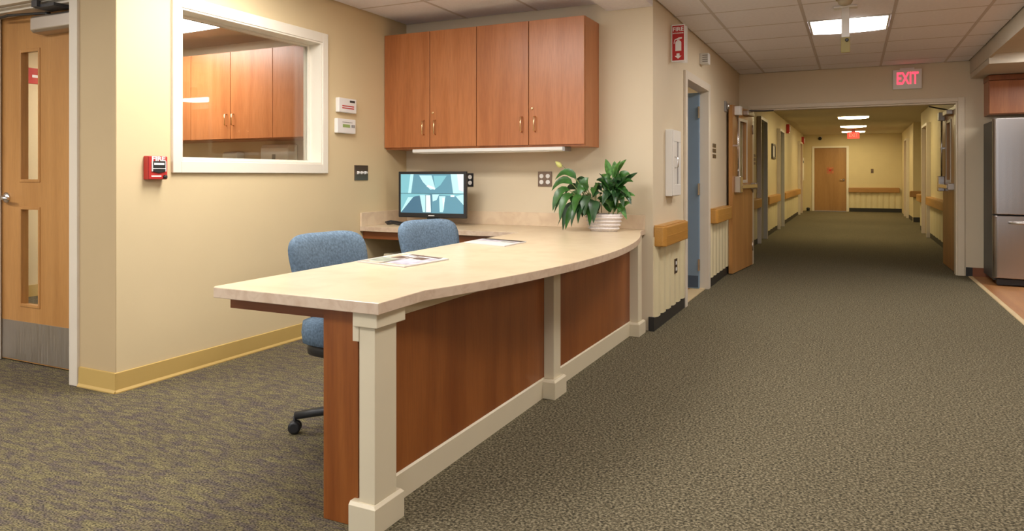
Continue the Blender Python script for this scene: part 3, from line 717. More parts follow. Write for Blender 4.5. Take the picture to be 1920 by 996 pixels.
th = thing('thermostat', 'white control panel with red lettering, upper of two right of the window', 'thermostat', (XL, 4.37, 1.64))
obj('case', MB().box(XL, XL+.035, 4.268, 4.478, 1.642, 1.752), WHITEP, th, .005)
obj('display', MB().box(XL+.035, XL+.0365, 4.395, 4.455, 1.722, 1.738), BLACKI, th)
for k in range(2): obj('red_text_line', MB().box(XL+.035, XL+.036, 4.305, 4.445, 1.672+.016*k, 1.680+.016*k), RED_DK, th)
th = thing('thermostat', 'white thermostat with green display, lower of two right of the window', 'thermostat', (XL, 4.36, 1.48))
obj('case', MB().box(XL, XL+.032, 4.252, 4.472, 1.482, 1.594), WHITEP, th, .006)
obj('display', MB().box(XL+.032, XL+.0335, 4.315, 4.400, 1.528, 1.552), LCD, th)
for k in range(2): obj('button', MB().box(XL+.032, XL+.036, 4.418+.022*k, 4.434+.022*k, 1.530, 1.552), GREYP, th, .001)
obj('text_line', MB().box(XL+.032, XL+.0328, 4.31, 4.43, 1.565, 1.570), GREYP, th)

# ------------------------------------------------------------------ magazines
def magazine(label, pts, z, prints, yspine=None):
    t = thing('magazine', label, 'magazine', (sum(p[0] for p in pts)/4, sum(p[1] for p in pts)/4, z), group='magazines on the counter')
    obj('pages', MB().prism(pts, 'Z', z+.0005, z+.007), PAPER, t, .001)
    A, B, C_, D = [Vector((*p, 0)) for p in pts]
    def at(u, v): return (A*(1-u)+B*u)*(1-v)+(D*(1-u)+C_*u)*v
    for k, (u0, u1, v0, v1, m) in enumerate(prints):
        q = [at(u0, v0), at(u1, v0), at(u1, v1), at(u0, v1)]
        obj('picture', MB().prism([(p.x, p.y) for p in q], 'Z', z+.007, z+.0072+.0001*k), m, t)
    return t
PB = plain('print_brown', (.13, .085, .06), .4, noise=.4, nscale=30); PG = plain('print_green', (.30, .34, .27), .4, noise=.4, nscale=40)
PL = plain('print_lilac', (.50, .48, .56), .35, noise=.35, nscale=30); PP = plain('print_cream', (.52, .45, .32), .4, noise=.4, nscale=30)
magazine('open magazine with brown and green pictures, nearest on the counter', [(-2.085, 2.665), (-1.775, 2.600), (-1.745, 2.930), (-2.085, 3.040)], TZ1,
         [(.02, .98, .02, .12, PP), (.04, .46, .15, .50, PG), (.20, .42, .52, .75, PB), (.05, .20, .55, .95, PP), (.5, .97, .1, .55, PL), (.55, .8, .60, .80, PB), (.25, .9, .88, .97, PB), (.82, .96, .6, .85, PL), (.46, .5, .02, .98, PB)])
magazine('glossy magazine with a dark edge lying farther along the counter', [(-2.10, 3.70), (-1.78, 3.60), (-1.78, 3.90), (-2.11, 3.985)], TZ1,
         [(.02, .98, .76, .99, BLACKI), (.03, .95, .5, .8, PL), (.05, .9, .15, .4, PAPER), (.6, .9, .55, .7, PG)])

# ------------------------------------------------------------------ potted plant
PO = Vector((-1.632, 4.93, TZ1))
pl = thing('potted_plant', 'leafy green plants with one pale bloom in a white basket on the counter', 'plant', PO, world=False)
def oval(r, k=.62): return [(r*math.cos(a), r*k*math.sin(a)) for a in [2*PI*i/28 for i in range(28)]]
def loft(mb, rings, mi=0):
    V = [[mb.bm.verts.new((x, y, z)) for x, y in ov] for ov, z in rings]
    for a, b in zip(V, V[1:]):
        for i in range(len(a)):
            f = mb.bm.faces.new((a[i], a[(i+1) % len(a)], b[(i+1) % len(a)], b[i])); f.smooth = True; f.material_index = mi
    mb.bm.faces.new(V[0][::-1]).material_index = mi; mb.bm.faces.new(V[-1]).material_index = mi
mb = MB(); loft(mb, [(oval(.098), 0), (oval(.104), .02), (oval(.118), .06), (oval(.128), .10), (oval(.136), .118), (oval(.136), .126), (oval(.126), .126), (oval(.120), .104)])
pot = obj('basket', mb, BASKET, pl, label='white woven basket')
for k in range(4):
    zz = .022+.026*k; rr = .106+.0075*k+.003
    ov = oval(rr)
    obj('weave_band', MB().tube([(x*(1.0+.006*(i % 2)), y*(1.0+.006*(i % 2)), zz) for i, (x, y) in enumerate(ov+ov[:1])], .0075, 6, cap=False), BASKET, pot)
obj('soil', MB().prism(oval(.120), 'Z', .098, .108), SOIL, pl)
def leafobj(pts, width, mat, pet=.35, fold=.25, up=None):
    """blade along a bent path; the first share pet is a thin stalk"""
    P0, P1, P2 = [Vector(p) for p in pts]
    n = 12
    path = [P0*(1-t_)**2 + P1*2*t_*(1-t_) + P2*t_*t_ for t_ in [i/n for i in range(n+1)]]
    mb = MB()
    k0 = int(pet*n)
    if k0 >= 1: mb.tube(path[:k0+1], [.0032]*(k0+1), 5, 1)
    nv = Vector((random.uniform(-.45, .45), -.72+random.uniform(-.3, .3), .62+random.uniform(-.3, .3))).normalized()   # blades turn up and outward to the room
    rows = []
    for i in range(k0, n+1):
        s_ = (i-k0)/(n-k0); w = width*.5*(math.sin(PI*min(1, s_**.75*.985+.012)))**.85+.0008
        t_ = (path[min(i+1, n)]-path[max(i-1, 0)]).normalized()
        sd = t_.cross(nv)
        if sd.length < 1e-3: sd = t_.orthogonal()
        sd.normalize(); nm = t_.cross(sd)
        if nm.z < 0: nm = -nm
        lift = nm*w*fold
        rows.append([path[i]-sd*w+lift, path[i], path[i]+sd*w+lift])
    V = [[mb.bm.verts.new(p) for p in r] for r in rows]
    for a, b in zip(V, V[1:]):
        for j in range(2):
            f = mb.bm.faces.new((a[j], a[j+1], b[j+1], b[j])); f.smooth = True
    return obj('leaf', mb, [mat, STEMG], pl)
def cm(x, z, y=0): return (x*.0040, y, z*.00382)
# drooping left plant: (start, bend, tip) measured from the basket in small units, depth y in metres
lily = [((-28, 35, .0), (-52, 130, -.02), (-92, 98, -.03), 20, LEAF), ((-30, 35, .0), (-62, 118, -.03), (-97, 76, -.05), 21, LEAF),
        ((-30, 35, 0), (-72, 108, -.06), (-90, 38, -.10), 24, LEAF), ((-26, 35, 0), (-62, 92, -.08), (-87, 34, -.10), 17, LEAF_DK),
        ((-24, 35, 0), (-64, 98, -.10), (-71, 20, -.15), 22, LEAF), ((-24, 35, 0), (-60, 75, -.11), (-66, 2, -.14), 17, LEAF_DK),
        ((-26, 35, 0), (-62, 60, -.03), (-88, 8, -.02), 14, LEAF_DK), ((-20, 35, 0), (-48, 70, -.13), (-58, 4, -.17), 18, LEAF),
        ((-18, 35, 0), (-40, 66, -.15), (-46, 10, -.18), 15, LEAF_DK), ((-22, 35, 0), (-42, 80, -.06), (-27, 102, -.03), 24, LEAF),
        ((-20, 35, 0), (-36, 100, .05), (-62, 96, .08), 18, LEAF_DK), ((-14, 35, -.02), (-24, 92, -.12), (-22, 30, -.17), 30, LEAF_DK),
        ((-16, 35, -.02), (-40, 88, -.10), (-42, 34, -.16), 30, LEAF), ((-10, 35, -.02), (-10, 80, -.12), (-6, 18, -.16), 26, LEAF_DK),
        ((-18, 35, 0), (-52, 84, -.02), (-56, 50, -.06), 28, LEAF), ((-8, 35, -.02), (-16, 64, -.12), (-14, 12, -.15), 18, LEAF),
        ((-20, 35, .02), (-60, 102, .05), (-84, 66, .08), 18, LEAF_DK), ((-16, 35, .02), (-34, 86, .09), (-50, 30, .13), 24, LEAF_DK),
        ((-12, 35, -.02), (-30, 72, -.13), (-34, 16, -.17), 24, LEAF_DK), ((-4, 35, 0), (0, 86, -.06), (-12, 64, -.11), 26, LEAF_DK),
        ((-26, 35, 0), (-70, 76, .02), (-80, 44, .03), 16, LEAF), ((-14, 35, 0), (-20, 98, 0), (-2, 76, -.02), 20, LEAF_DK)]
for a, b, c, w, m in lily: leafobj((cm(*a), cm(b[0]*1.05, b[1]*1.12, b[2]), cm(*c)), w*.0030, m, .42)
for i in range(12):      # dense middle of the drooping plant
    x = random.uniform(-62, -4); z = random.uniform(22, 78)
    leafobj((cm(-20+random.uniform(-6, 6), 36, 0), cm(x*.8-2, z+46, random.uniform(-.05, .03)), cm(x, z, random.uniform(-.13, .03))), random.uniform(15, 20)*.0040, (LEAF, LEAF_DK)[i % 2], .45)
# upright right plant on short canes
for x0 in (12, 20, 28): obj('stem', MB().tube([cm(x0-2, 28, -.01), cm(x0, 70, -.01), cm(x0+1, 100, 0)], .0045, 6), STEMG, pl)
dr = []
tips = [(4, 137), (18, 133), (34, 134), (42, 136), (64, 111), (58, 94), (60, 68), (54, 52), (-8, 96), (-12, 86), (0, 110), (26, 118), (10, 100), (50, 104), (46, 80), (-4, 66), (6, 50), (40, 46), (44, 24), (22, 92), (30, 84), (14, 78), (34, 66), (24, 58), (2, 82), (38, 96), (56, 60), (18, 44), (30, 50), (8, 62)]
for i, (x, z) in enumerate(tips):
    bx_ = 12+16*((i*37) % 10)/10; bz = max(36, min(104, z*.72)) if z > 60 else z+22
    dep = (-.02, -.09, -.06, .03, -.11, -.04)[i % 6] if i > 7 else (-.01, .02, -.03, .0, -.02, -.05, -.03, -.04)[i]
    bent = ((bx_+x)/2, max(bz, z)+10 if z < 100 else (bz+z)/2+4, dep*.6)
    leafobj((cm(bx_, bz, -.005), cm(*bent), cm(x, z, dep)), (.056 if i < 8 else .052), (LEAF2, LEAF, LEAF_DK)[(i*5) % 3] if i > 3 else LEAF2, .12, .3)
for i in range(26):      # dense middle of the upright plant
    x = random.uniform(-10, 52); z = random.uniform(44, 112); bx_ = 20+(x-20)*.25; bz = max(36, z-random.uniform(14, 30))
    leafobj((cm(bx_, bz, -.01), cm((bx_+x)/2, (bz+z)/2+12, -.03), cm(x, z, random.uniform(-.10, .05))), random.uniform(13, 18)*.0040, (LEAF2, LEAF, LEAF_DK, LEAF)[i % 4], .08, .3)
obj('bloom_stalk', MB().tube([cm(-24, 35), cm(-50, 92), cm(-66, 112), cm(-84, 128)], [.003, .0028, .0025, .002], 6), STEMG, pl)
obj('bloom', MB().lathe([(.004, 0), (.016, .012), (.020, .030), (.013, .050), (.003, .066)], n=10, M=Matrix.Translation(Vector(cm(-82, 122))) @ Matrix.Rotation(-R(50), 4, 'Y')), BLOOM, pl, label='pale yellow green bloom')

# ------------------------------------------------------------------ corridor left wall fittings
fs = thing('fire_extinguisher_sign', 'red projecting fire extinguisher sign with white arrow high on the corridor corner', 'sign', (-1.29, 5.8, 2.08))
fx0, fx1, fz0, fz1, fy = XC+.003, -1.231, 2.088, 2.391, 5.795
obj('board', MB().box(fx0, fx1, fy, fy+.012, fz0, fz1), WHITE, fs, .002)
obj('wing', MB().prism([(fx0, fy+.012), (fx0+.004, fy+.012), (fx1, fy+.10), (fx1-.004, fy+.10)], 'Z', fz0, fz1), WHITE, fs)
fr = obj('red_field', MB().box(fx0+.008, fx1-.008, fy-.001, fy, fz0+.010, fz1-.010), RED_DK, fs)
cx = (fx0+fx1)/2
text('lettering', 'FIRE', .046, WHITE, fs, (cx, fy-.0015, fz1-.040), '-Y', width=.086, bold=.001)
text('lettering', 'EXTINGUISHER', .013, WHITE, fs, (cx, fy-.0015, fz1-.072), '-Y', width=.088, bold=.0004)
mb = MB(); 
mb.prism([(cx-.022, 2.175), (cx+.026, 2.175), (cx+.026, 2.245), (cx+.020, 2.255), (cx-.016, 2.255), (cx-.022, 2.245)], 'Y', fy-.002, fy-.001)
mb.prism([(cx-.008, 2.256), (cx+.012, 2.256), (cx+.012, 2.266), (cx-.008, 2.266)], 'Y', fy-.002, fy-.001)
mb.prism([(cx-.012, 2.267), (cx+.030, 2.272), (cx+.032, 2.284), (cx+.006, 2.284), (cx-.012, 2.276)], 'Y', fy-.002, fy-.001)
mb.prism([(cx-.036, 2.235), (cx-.030, 2.235), (cx-.026, 2.262), (cx-.012, 2.268), (cx-.012, 2.275), (cx-.030, 2.268)], 'Y', fy-.002, fy-.001)
obj('extinguisher_symbol', mb, WHITE, fs)
obj('arrow', MB().prism([(cx-.012, 2.155), (cx+.012, 2.155), (cx+.012, 2.135), (cx+.028, 2.135), (cx, 2.110), (cx-.028, 2.135), (cx-.012, 2.135)], 'Y', fy-.002, fy-.001), WHITE, fs)

hs = thing('alarm_horn', 'small white alarm horn with louvres above the blue door', 'alarm', (XC, 7.0, 2.24))
obj('case', MB().box(XC, XC+.085, 6.99, 7.09, 2.240, 2.345), WHITEP, hs, .006)
for k in range(4): obj('louvre', MB().box(XC+.028, XC+.078, 6.984, 6.991, 2.258+.020*k, 2.267+.020*k), GREYP, hs)

fec = thing('extinguisher_cabinet', 'white fire extinguisher cabinet with slot window on the corridor wall', 'cabinet', (XC, 5.8, .98))
bx = XC+.055
obj('box', MB().box(XC, bx, 5.60, 5.87, .995, 1.525), WHITEP, fec, .004)
d = obj('door', grid_wall(MB(), 'X', bx, bx+.012, 5.605, 5.865, 1.0, 1.52, [(5.72, 5.79, 1.09, 1.43)]), WHITEP, fec, .003)
obj('pane', MB().box(bx+.002, bx+.005, 5.72, 5.79, 1.09, 1.43), GREYP, d)
obj('pull', MB().tube([(bx+.012, 5.64, 1.22), (bx+.035, 5.64, 1.225), (bx+.035, 5.64, 1.30), (bx+.012, 5.64, 1.305)], .006, 8), CHROME, d)

def rail_x(name, label, x, sgn, y0, y1, zc, h, proj, group):
    t = thing(name, label, 'handrail', (x, (y0+y1)/2, zc-h/2), group=group)
    r = .035
    xo, xi = x+sgn*proj, x+sgn*(proj-.05)
    pts = [(x, y0), (x, y0+.02), (xi, y0+.05), (xi, y1-.05), (x, y1-.02), (x, y1)]
    out = [(xo-sgn*.025, y1), (xo, y1-.025), (xo, y0+.025), (xo-sgn*.025, y0)]
    obj('bar', MB().prism([(x+sgn*.001, y0)] + out[::-1] + [(x+sgn*.001, y1)], 'Z', zc-h/2, zc+h/2), OAK_RAIL, t, .008)
    obj('groove', MB().box(min(xo, xo+sgn*.0015), max(xo, xo+sgn*.0015), y0+.03, y1-.03, zc-.004, zc+.004), OAK_RAIL, t)
    obj('top_cap', MB().box(min(x, xo-sgn*.02), max(x, xo-sgn*.02), y0+.02, y1-.02, zc+h/2, zc+h/2+.006), OAK_RAIL, t, .002)
    return t
G = 'oak handrails on the corridor walls'
rail_x('handrail', 'oak handrail nearest the desk, below the extinguisher cabinet', XC, 1, YB+.02, 6.03, .703, .150, .095, G)
rail_x('handrail', 'short oak handrail between the blue door and the open oak door leaf', XC, 1, 7.50, 8.45, .735, .145, .09, G)
rail_x('handrail', 'oak handrail just past the open left door leaf', -1.48, 1, YH+.25, 12.66, .70, .145, .09, G)
rail_x('handrail', 'oak handrail between the two grey door frames on the far left wall', -1.48, 1, 13.80, 16.14, .69, .145, .09, G)
rail_x('handrail', 'long oak handrail beyond the second grey door frame on the far left wall', -1.48, 1, 17.32, 22.48, .69, .145, .09, G)
rail_x('handrail', 'oak handrail on the right wall beside the open right door leaf', XR, -1, 10.3, 15.26, .69, .145, .09, G)
rail_x('handrail', 'stub of oak handrail at the right wall corner by the side passage', XR, -1, 16.45, 17.38, .69, .145, .09, G)
t = thing('handrail', 'oak handrail across the end wall right of the far door', 'handrail', (.6, YF, .61), group=G)
obj('bar', MB().box(-.14, 1.30, YF-.09, YF-.001, .62, .765), OAK_RAIL_X, t, .012)
obj('top_cap', MB().box(-.12, 1.28, YF-.07, YF-.001, .765, .772), OAK_RAIL_X, t, .002)
t = thing('handrail', 'oak handrail on the short wall face beyond the side passage', 'handrail', (1.6, 20.2, .61), group=G)
obj('bar', MB().box(1.26, 1.9, 20.11, 20.199, .62, .765), OAK_RAIL_X, t, .012)
obj('top_cap', MB().box(1.28, 1.9, 20.13, 20.199, .765, .772), OAK_RAIL_X, t, .002)

t = thing('wall_outlet', 'small brown outlet on the ribbed wainscot near the corridor corner', 'outlet', (XC+.016, 5.86, .37))
obj('plate', MB().box(XC+.0265, XC+.032, 5.80, 5.89, .355, .475), BROWNPL, t, .002)
for zz in (.39, .44): obj('receptacle', MB().box(XC+.032, XC+.034, 5.825, 5.865, zz-.014, zz+.014), WHITEP, t, .001)
t = thing('room_sign', 'small dark room number plate right of the blue door', 'sign', (XC, 7.8, 1.34))
for k, (a, b) in enumerate(((1.345, 1.385), (1.405, 1.445), (1.46, 1.50))): obj('line_plate', MB().box(XC, XC+.006, 7.70, 7.88, a, b), BROWNPL, t, .001)

# blue door, opened into its room
d2 = thing('door_2', 'blue door standing open in the corridor doorway', None, (-1.5, 7.33, 0), kind='structure')
obj('leaf', MB().box(-2.45, -1.412, 7.315, 7.36, .01, 2.0), BLUE, d2, .002)
obj('kick_plate', MB().box(-2.44, -1.42, 7.311, 7.315, .02, .14), BLUE_DK, d2)
hgm = MB()
for zz in (1.02, 1.80, .25): hgm = MB().box(-1.422, -1.402, 7.300, 7.318, zz-.06, zz+.06); obj('hinge', hgm, CHROME, d2, .003)
mb = MB()
mb.box(-1.442, XC+.022, BD[0]-.001, BD[0]+.014, 0, BD[3]).box(-1.442, XC+.022, BD[1]-.030, BD[1]+.001, 0, BD[3]).box(-1.442, XC+.022, BD[0]+.014, BD[1]-.03, BD[3]-.014, BD[3]+.001)
mb.box(XC+.0005, XC+.022, BD[0]-.062, BD[0]-.001, 0, BD[3]+.06).box(XC+.0005, XC+.022, BD[1]+.001, BD[1]+.065, 0, BD[3]+.06).box(XC+.0005, XC+.022, BD[0]-.001, BD[1]+.001, BD[3], BD[3]+.06)
obj('frame', mb, FRAME, d2, .003)

# ------------------------------------------------------------------ double doors at the header
tr = struct('trim_3', MB().box(OP[1]+.001, OP[1]+.07, YH-.016, YH-.0005, 0, OP[3]+.05).box(OP[0]-.03, OP[0]-.001, YH-.016, YH-.0005, 0, OP[3]+.05).box(OP[0]-.001, OP[1]+.001, YH-.016, YH-.0005, OP[3]+.001, OP[3]+.05)
            .box(OP[1]-.02, OP[1]+.001, YH+.001, YH+.152, 0, OP[3]-.02).box(OP[0]-.001, OP[0]+.02, YH+.001, YH+.152, 0, OP[3]-.02).box(OP[0]-.001, OP[1]+.001, YH+.001, YH+.152, OP[3]-.02, OP[3]-.0005), FRAME_W, 'painted frame around the double door opening', .003)
def fire_leaf(name, label, hinge, ang, side):
    """local x runs from the hinge to the free edge, the push bar is on local y*side"""
    t = thing(name, label, None, (*hinge, 0), ang, world=False, kind='structure')
    Wd, T, H = 1.03, .045, 1.985
    l0, l1, z0, z1 = .34, .70, 1.10, 1.82
    obj('leaf', grid_wall(MB(), 'Y', -T/2, T/2, .006, Wd, .012, H, [(l0, l1, z0, z1)]), OAK, t)
    f = MB()
    for sy in (-1, 1):
        ya, yb = sorted((sy*T/2, sy*(T/2+.008)))
        f.box(l0-.03, l0+.005, ya, yb, z0-.03, z1+.03).box(l1-.005, l1+.03, ya, yb, z0-.03, z1+.03).box(l0+.005, l1-.005, ya, yb, z0-.03, z0+.005).box(l0+.005, l1-.005, ya, yb, z1-.005, z1+.03)
    lf = obj('lite_frame', f, FRAME, t, .002)
    obj('lite_pane', MB().box(l0, l1, -.003, .003, z0, z1), GLASS, lf)
    def B(x0, x1, a, b, z0, z1, mb=None):
        ya, yb = sorted((side*a, side*b)); return (mb or MB()).box(x0, x1, ya, yb, z0, z1)
    e = T/2
    pb = obj('push_bar', B(.08, .86, e+.045, e+.078, 1.0, 1.05), CHROME, t, .006)
    obj('bar_end', B(.02, .10, e, e+.07, .985, 1.065), ALU, pb, .006)
    obj('latch_case', B(.84, .96, e, e+.075, .955, 1.15), CHROME, t, .008)
    obj('vertical_rod', MB().tube([(.90, side*(e+.03), 1.15), (.90, side*(e+.03), 1.88)], .011, 8), CHROME, t)
    obj('rod_guide', B(.885, .915, e, e+.045, 1.50, 1.525), CHROME, t, .002)
    obj('top_latch', B(.85, .95, e, e+.07, 1.87, 1.975), WHITEP, t, .006)
    cl = obj('closer', B(.18, .52, e, e+.065, 1.90, 1.955), ALU, t, .006)
    obj('closer_arm', MB().tube([(.34, side*(e+.04), 1.965), (.12, side*(e+.18), 1.975), (.02, side*(e+.26), 1.985)], .009, 6), DARKM, cl)
    for zz in (.25, 1.0, 1.75): obj('hinge', MB().tube([(0, side*(e), zz-.06), (0, side*(e), zz+.06)], .010, 8), ALU, t)
    return t
h, fend = Vector((-1.195, 9.60)), Vector((-1.290, 8.60))
a = math.atan2((fend-h).y, (fend-h).x)
fire_leaf('door_3', 'oak fire door leaf swung open against the left corridor wall', (h.x, h.y), a, 1)
fire_leaf('door_4', 'oak fire door leaf swung open at the right into the far corridor', (1.105, 9.82), R(91.2), 1)
t = thing('door_holder', 'grey magnetic door holder on the wall above the open left leaf', 'door holder', (XC, 8.5, 1.9))
obj('plate', MB().box(XC, XC+.02, 8.44, 8.56, 1.90, 2.02), GREYP, t, .004)
obj('magnet', MB().lathe([(.035, 0), (.035, .03), (.028, .034)], n=16, M=Matrix.Translation((XC+.02, 8.50, 1.96)) @ Matrix.Rotation(PI/2, 4, 'Y')), CHROME, t)

ex = thing('exit_sign', 'white exit sign with glowing red letters on the header above the double doors', 'exit sign', (.575, YH, 2.19))
obj('case', MB().box(.425, .727, YH-.045, YH, 2.185, 2.418), WHITEP, ex, .006)
text('lettering', 'EXIT', .20, EXITRED, ex, (.576, YH-.046, 2.305), '-Y', width=.225, bold=.004)
obj('canopy', MB().box(.50, .65, YH-.035, YH, 2.418, 2.436), WHITEP, ex, .002)

# hanging camera post and smoke detector
cpx, cpy = -.055, 6.12
cp = thing('ceiling_camera', 'white post hanging from the ceiling with a tan camera box at its foot', 'camera', (cpx, cpy, 2.12))
obj('mounting_plate', MB().box(cpx-.085, cpx+.085, cpy-.04, cpy+.04, CZ-.016, CZ-.001), WHITEP, cp, .003)
obj('post', MB().box(cpx-.029, cpx+.029, cpy-.025, cpy+.025, 2.235, CZ-.016), WHITEP, cp, .004)
OLV = plain('tan_plastic', (.34, .28, .10), .5)
obj('housing', MB().prism([(cpy-.028, 2.236), (cpy+.03, 2.236), (cpy+.04, 2.125), (cpy-.01, 2.118)], 'X', cpx-.033, cpx+.033), OLV, cp, .005)
obj('lens', MB().lathe([(.013, 0), (.013, .008), (.008, .012)], n=14, M=Matrix.Translation((cpx+.010, cpy-.027, 2.212)) @ Matrix.Rotation(PI/2, 4, 'X')), BLACKP, cp)
t = thing('smoke_detector', 'round yellowed smoke detector on the ceiling at the top edge', 'smoke detector', (-.055, 5.84, CZ-.05))
obj('base', MB().lathe([(.062, -.012), (.066, -.004), (.066, 0)], (-.055, 5.84, CZ-.0005), 20), OLV, t)
obj('dome', MB().lathe([(.022, -.052), (.040, -.046), (.050, -.028), (.054, -.012)], (-.055, 5.84, CZ-.0005), 20), PEDESTAL, t)

# ------------------------------------------------------------------ fridge and cabinet
fg = thing('fridge', 'stainless steel bottom freezer fridge at the right edge', 'fridge', (1.78, 9.2, 0))
obj('body', MB().box(1.335, 2.235, 8.975, 9.60, .05, 1.745), plain('fridge_side', (.065, .063, .060), .45), fg, .01)
obj('grille', MB().box(1.36, 2.21, 8.93, 8.99, .01, .075), BLACKP, fg, .004)
def curved_door(z0, z1):
    pts = [(1.322, 8.972)]
    for i in range(7):
        a2 = PI - (PI/2)*i/6; pts.append((1.322+.045+.045*math.cos(a2), 8.918 - .045*math.sin(a2)+.020))
    n = 14
    for i in range(1, n):
        u = i/n; pts.append((1.367+(2.203-1.367)*u, 8.893-.020*(1-(2*u-1)**2)))
    for i in range(7):
        a2 = PI/2*(1-i/6); pts.append((2.203+.045*math.cos(a2), 8.938-.045*math.sin(a2)))
    pts.append((2.248, 8.972))
    return MB().prism(pts, 'Z', z0, z1)
d = obj('fridge_door', curved_door(.752, 1.758), STEEL, fg, .006)
obj('handle', MB().tube([(2.16, 8.90, .80), (2.16, 8.845, .82), (2.16, 8.84, 1.35), (2.16, 8.90, 1.37)], .012, 10), CHROME, d)
d = obj('freezer_drawer', curved_door(.085, .738), STEEL, fg, .006)
obj('handle', MB().tube([(1.46, 8.885, .668), (1.475, 8.835, .668), (1.62, 8.822, .668), (1.95, 8.822, .668), (2.10, 8.835, .668), (2.115, 8.885, .668)], .012, 10), CHROME, d)
obj('hinge_cover', MB().box(1.34, 1.43, 8.95, 9.05, 1.745, 1.765), GREYP, fg, .003)
kc = thing('kitchen_cabinet', 'cherry cabinet above the fridge under the bulkhead', 'cabinet', (1.8, 9.45, 1.85))
obj('body', MB().box(1.345, 2.30, 9.335, YH-.001, 1.83, 2.205), CHERRY, kc, .002)
obj('crown', MB().box(1.340, 2.30, 9.30, YH-.001, 2.205, 2.262), CHERRY_DK, kc, .003)
for a_, b_ in ((1.35, 1.82), (1.825, 2.295)): obj('door', MB().box(a_, b_, 9.315, 9.333, 1.84, 2.20), CHERRY, kc, .002)

# ------------------------------------------------------------------ far corridor fittings
def side_door(name, label, wx, sgn, rect, mat_leaf, mat_frame):
    y0, y1, _, z1 = rect
    t = thing(name, label, None, (wx, (y0+y1)/2, 0), kind='structure')
    ax = sorted((wx-sgn*.135, wx+sgn*.07))
    mb = MB().box(*ax, y0-.05, y0-.001, 0, z1+.05).box(*ax, y1+.001, y1+.055, 0, z1+.05).box(*ax, y0-.001, y1+.001, z1+.001, z1+.05)
    # keep the part of the frame inside the wall out of the solid: only casing proud of the wall
    obj('frame', MB().box(*sorted((wx+sgn*.0005, wx+sgn*.07)), y0-.05, y0, 0, z1+.05).box(*sorted((wx+sgn*.0005, wx+sgn*.07)), y1, y1+.055, 0, z1+.05).box(*sorted((wx+sgn*.0005, wx+sgn*.07)), y0, y1, z1, z1+.05), mat_frame, t, .003)
    mb.bm.free()
    obj('leaf', MB().box(*sorted((wx-sgn*.07, wx-sgn*.11)), y0+.002, y1-.002, .008, z1-.002), mat_leaf, t)
    obj('handle', MB().tube([(wx-sgn*.07, y0+.08, 1.0), (wx-sgn*.02, y0+.08, 1.0), (wx-sgn*.02, y0+.18, 1.0)], .011, 8), CHROME, t)
    return t
side_door('door_5', 'first grey framed door on the far left wall', -1.48, 1, FD1, BLUE, FRAME_GREY)
side_door('door_6', 'second grey framed door on the far left wall', -1.48, 1, FD2, BLUE, FRAME_GREY)
side_door('door_7', 'last door on the far left wall by the end wall', -1.48, 1, FD3, OAK, FRAME)
side_door('door_8', 'oak door on the far right wall', XR, -1, RD1, OAK, FRAME)
side_door('door_9', 'last door on the far right wall by the end wall', 1.36, -1, RD2, OAK, FRAME)
d10 = thing('door_10', 'brown flush door with a red notice in the end wall', None, (-.67, YF, 0), kind='structure')
OAKF = wood('oak_far', (.34, .18, .062), (.39, .21, .075), (.43, .24, .088), .42, 'Z', .9, .3)
obj('leaf', MB().box(FDD[0]+.002, FDD[1]-.002, YF+.03, YF+.075, .01, FDD[3]-.002), OAKF, d10)
obj('frame', MB().box(FDD[0]-.07, FDD[0], YF-.02, YF-.0005, 0, FDD[3]+.06).box(FDD[1], FDD[1]+.07, YF-.02, YF-.0005, 0, FDD[3]+.06).box(FDD[0], FDD[1], YF-.02, YF-.0005, FDD[3], FDD[3]+.06), TRIM, d10, .003)
obj('lever_handle', MB().lathe([(.035, 0), (.035, .01), (.014, .014), (.014, .05)], n=14, M=Matrix.Translation((-.28, YF+.03, 1.02)) @ Matrix.Rotation(PI/2, 4, 'X')).tube([(-.28, YF-.015, 1.02), (-.40, YF-.02, 1.02)], .011, 8), CHROME, d10)
obj('notice', MB().box(-.78, -.58, YF+.024, YF+.0295, 1.22, 1.42), plain('notice_paper', (.48, .16, .07), .6, noise=.3, nscale=12), d10, label='faded red notice')
obj('notice_mark', MB().prism([(-.70, 1.29), (-.66, 1.29), (-.64, 1.32), (-.66, 1.36), (-.70, 1.36), (-.72, 1.32)], 'Y', YF+.022, YF+.024), RED_DK, d10)
fe = thing('exit_sign', 'small red exit sign hanging in the far corridor before the last lamp', 'exit sign', (0, 22.4, 2.2))
obj('face', MB().box(-.155, .155, 22.38, 22.42, 2.205, 2.395), EXITFAR, fe, .004)
obj('mount', MB().box(-.05, .05, 22.385, 22.415, 2.395, CZ-.001), RED, fe, .002)
text('lettering', 'EXIT', .15, WHITE, fe, (0, 22.379, 2.30), '-Y', width=.22)
def strobe(label, y, z):
    t = thing('alarm_strobe', label, 'alarm', (-1.48, y, z), group='strobes on the far left wall')
    obj('case', MB().box(-1.48, -1.41, y-.07, y+.07, z, z+.22), RED, t, .005)
    obj('lens', MB().box(-1.41, -1.385, y-.035, y+.035, z+.04, z+.17), WHITEP, t, .006)
strobe('nearer small alarm strobe high on the far left wall', 18.6, 2.19)
strobe('farther small red alarm strobe high by the end wall', 24.3, 2.16)
t = thing('wall_camera', 'tiny black camera above the far door', 'camera', (-.98, YF, 2.36))
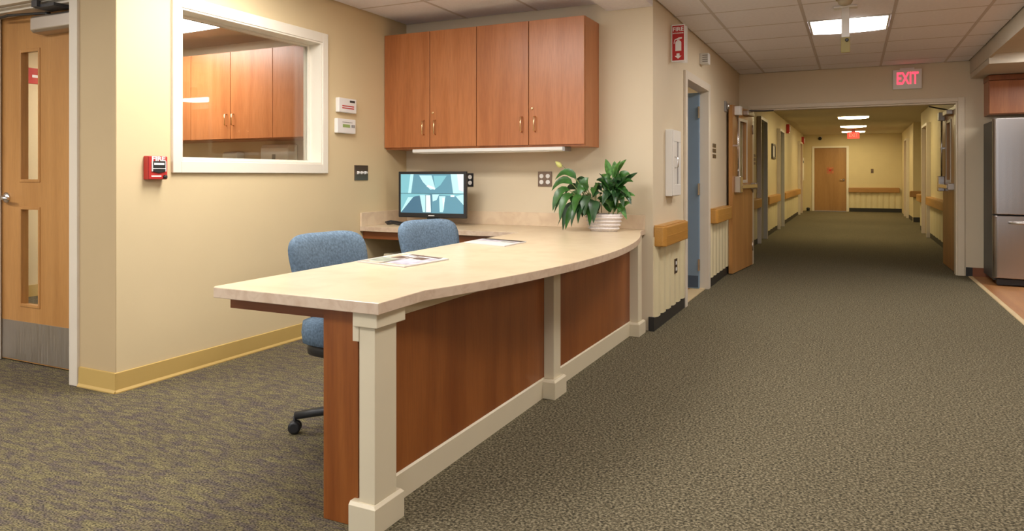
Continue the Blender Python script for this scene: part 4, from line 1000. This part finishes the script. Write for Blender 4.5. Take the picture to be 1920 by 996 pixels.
obj('bracket', MB().box(-1.0, -.92, YF-.04, YF, 2.38, 2.42), WHITEP, t, .003)
obj('lens_dome', MB().lathe([(.02, 0), (.05, .01), (.055, .04), (.04, .07), (.01, .085)], n=14, M=Matrix.Translation((-.98, YF, 2.36)) @ Matrix.Rotation(PI/2, 4, 'X')), BLACKP, t)
t = thing('door_stop', 'small black door stop on the floor by the far door', 'door stop', (-1.33, YF-.1, 0))
obj('foot', MB().lathe([(.05, 0), (.05, .02), (.035, .03)], (-1.33, YF-.1, 0), 14), BLACKP, t)
obj('bumper', MB().lathe([(.04, .03), (.055, .05), (.055, .09), (.03, .11)], (-1.33, YF-.1, 0), 14), BLACKP, t)
t = thing('wall_fixture', 'small bronze fixture on the end wall above the handrail', 'wall fixture', (.53, YF, 1.25))
obj('plate', MB().box(.50, .575, YF-.015, YF, 1.235, 1.365), BROWNPL, t, .003)
obj('knob', MB().box(.52, .555, YF-.04, YF-.015, 1.28, 1.32), BROWNPL, t, .004)
pf = thing('picture_frame', 'dark framed picture between the grey doors on the far left wall', 'picture', (-1.48, 15.3, 1.5))
mb = grid_wall(MB(), 'X', -1.48, -1.45, 15.05, 15.65, 1.50, 1.80, [(15.10, 15.60, 1.54, 1.76)])
obj('frame', mb, DARKM, pf, .003)
obj('print', MB().box(-1.479, -1.465, 15.10, 15.60, 1.54, 1.76), PAPER, pf)
t = thing('room_sign', 'small dark room plate before the first grey door on the far left wall', 'sign', (-1.48, 12.4, 1.34))
for k, (a, b) in enumerate(((1.34, 1.38), (1.40, 1.45), (1.47, 1.51))): obj('line_plate', MB().box(-1.48, -1.472, 12.28, 12.50, a, b), BROWNPL, t, .001)
t = thing('hose_cabinet', 'white wall cabinet on the far left wall by the end wall', 'cabinet', (-1.48, 24.2, 1.0))
obj('box', MB().box(-1.479, -1.42, 23.95, 24.5, 1.0, 1.72), TRIM, t, .005)
obj('latch', MB().box(-1.42, -1.405, 24.0, 24.05, 1.55, 1.62), BLACKP, t, .002)
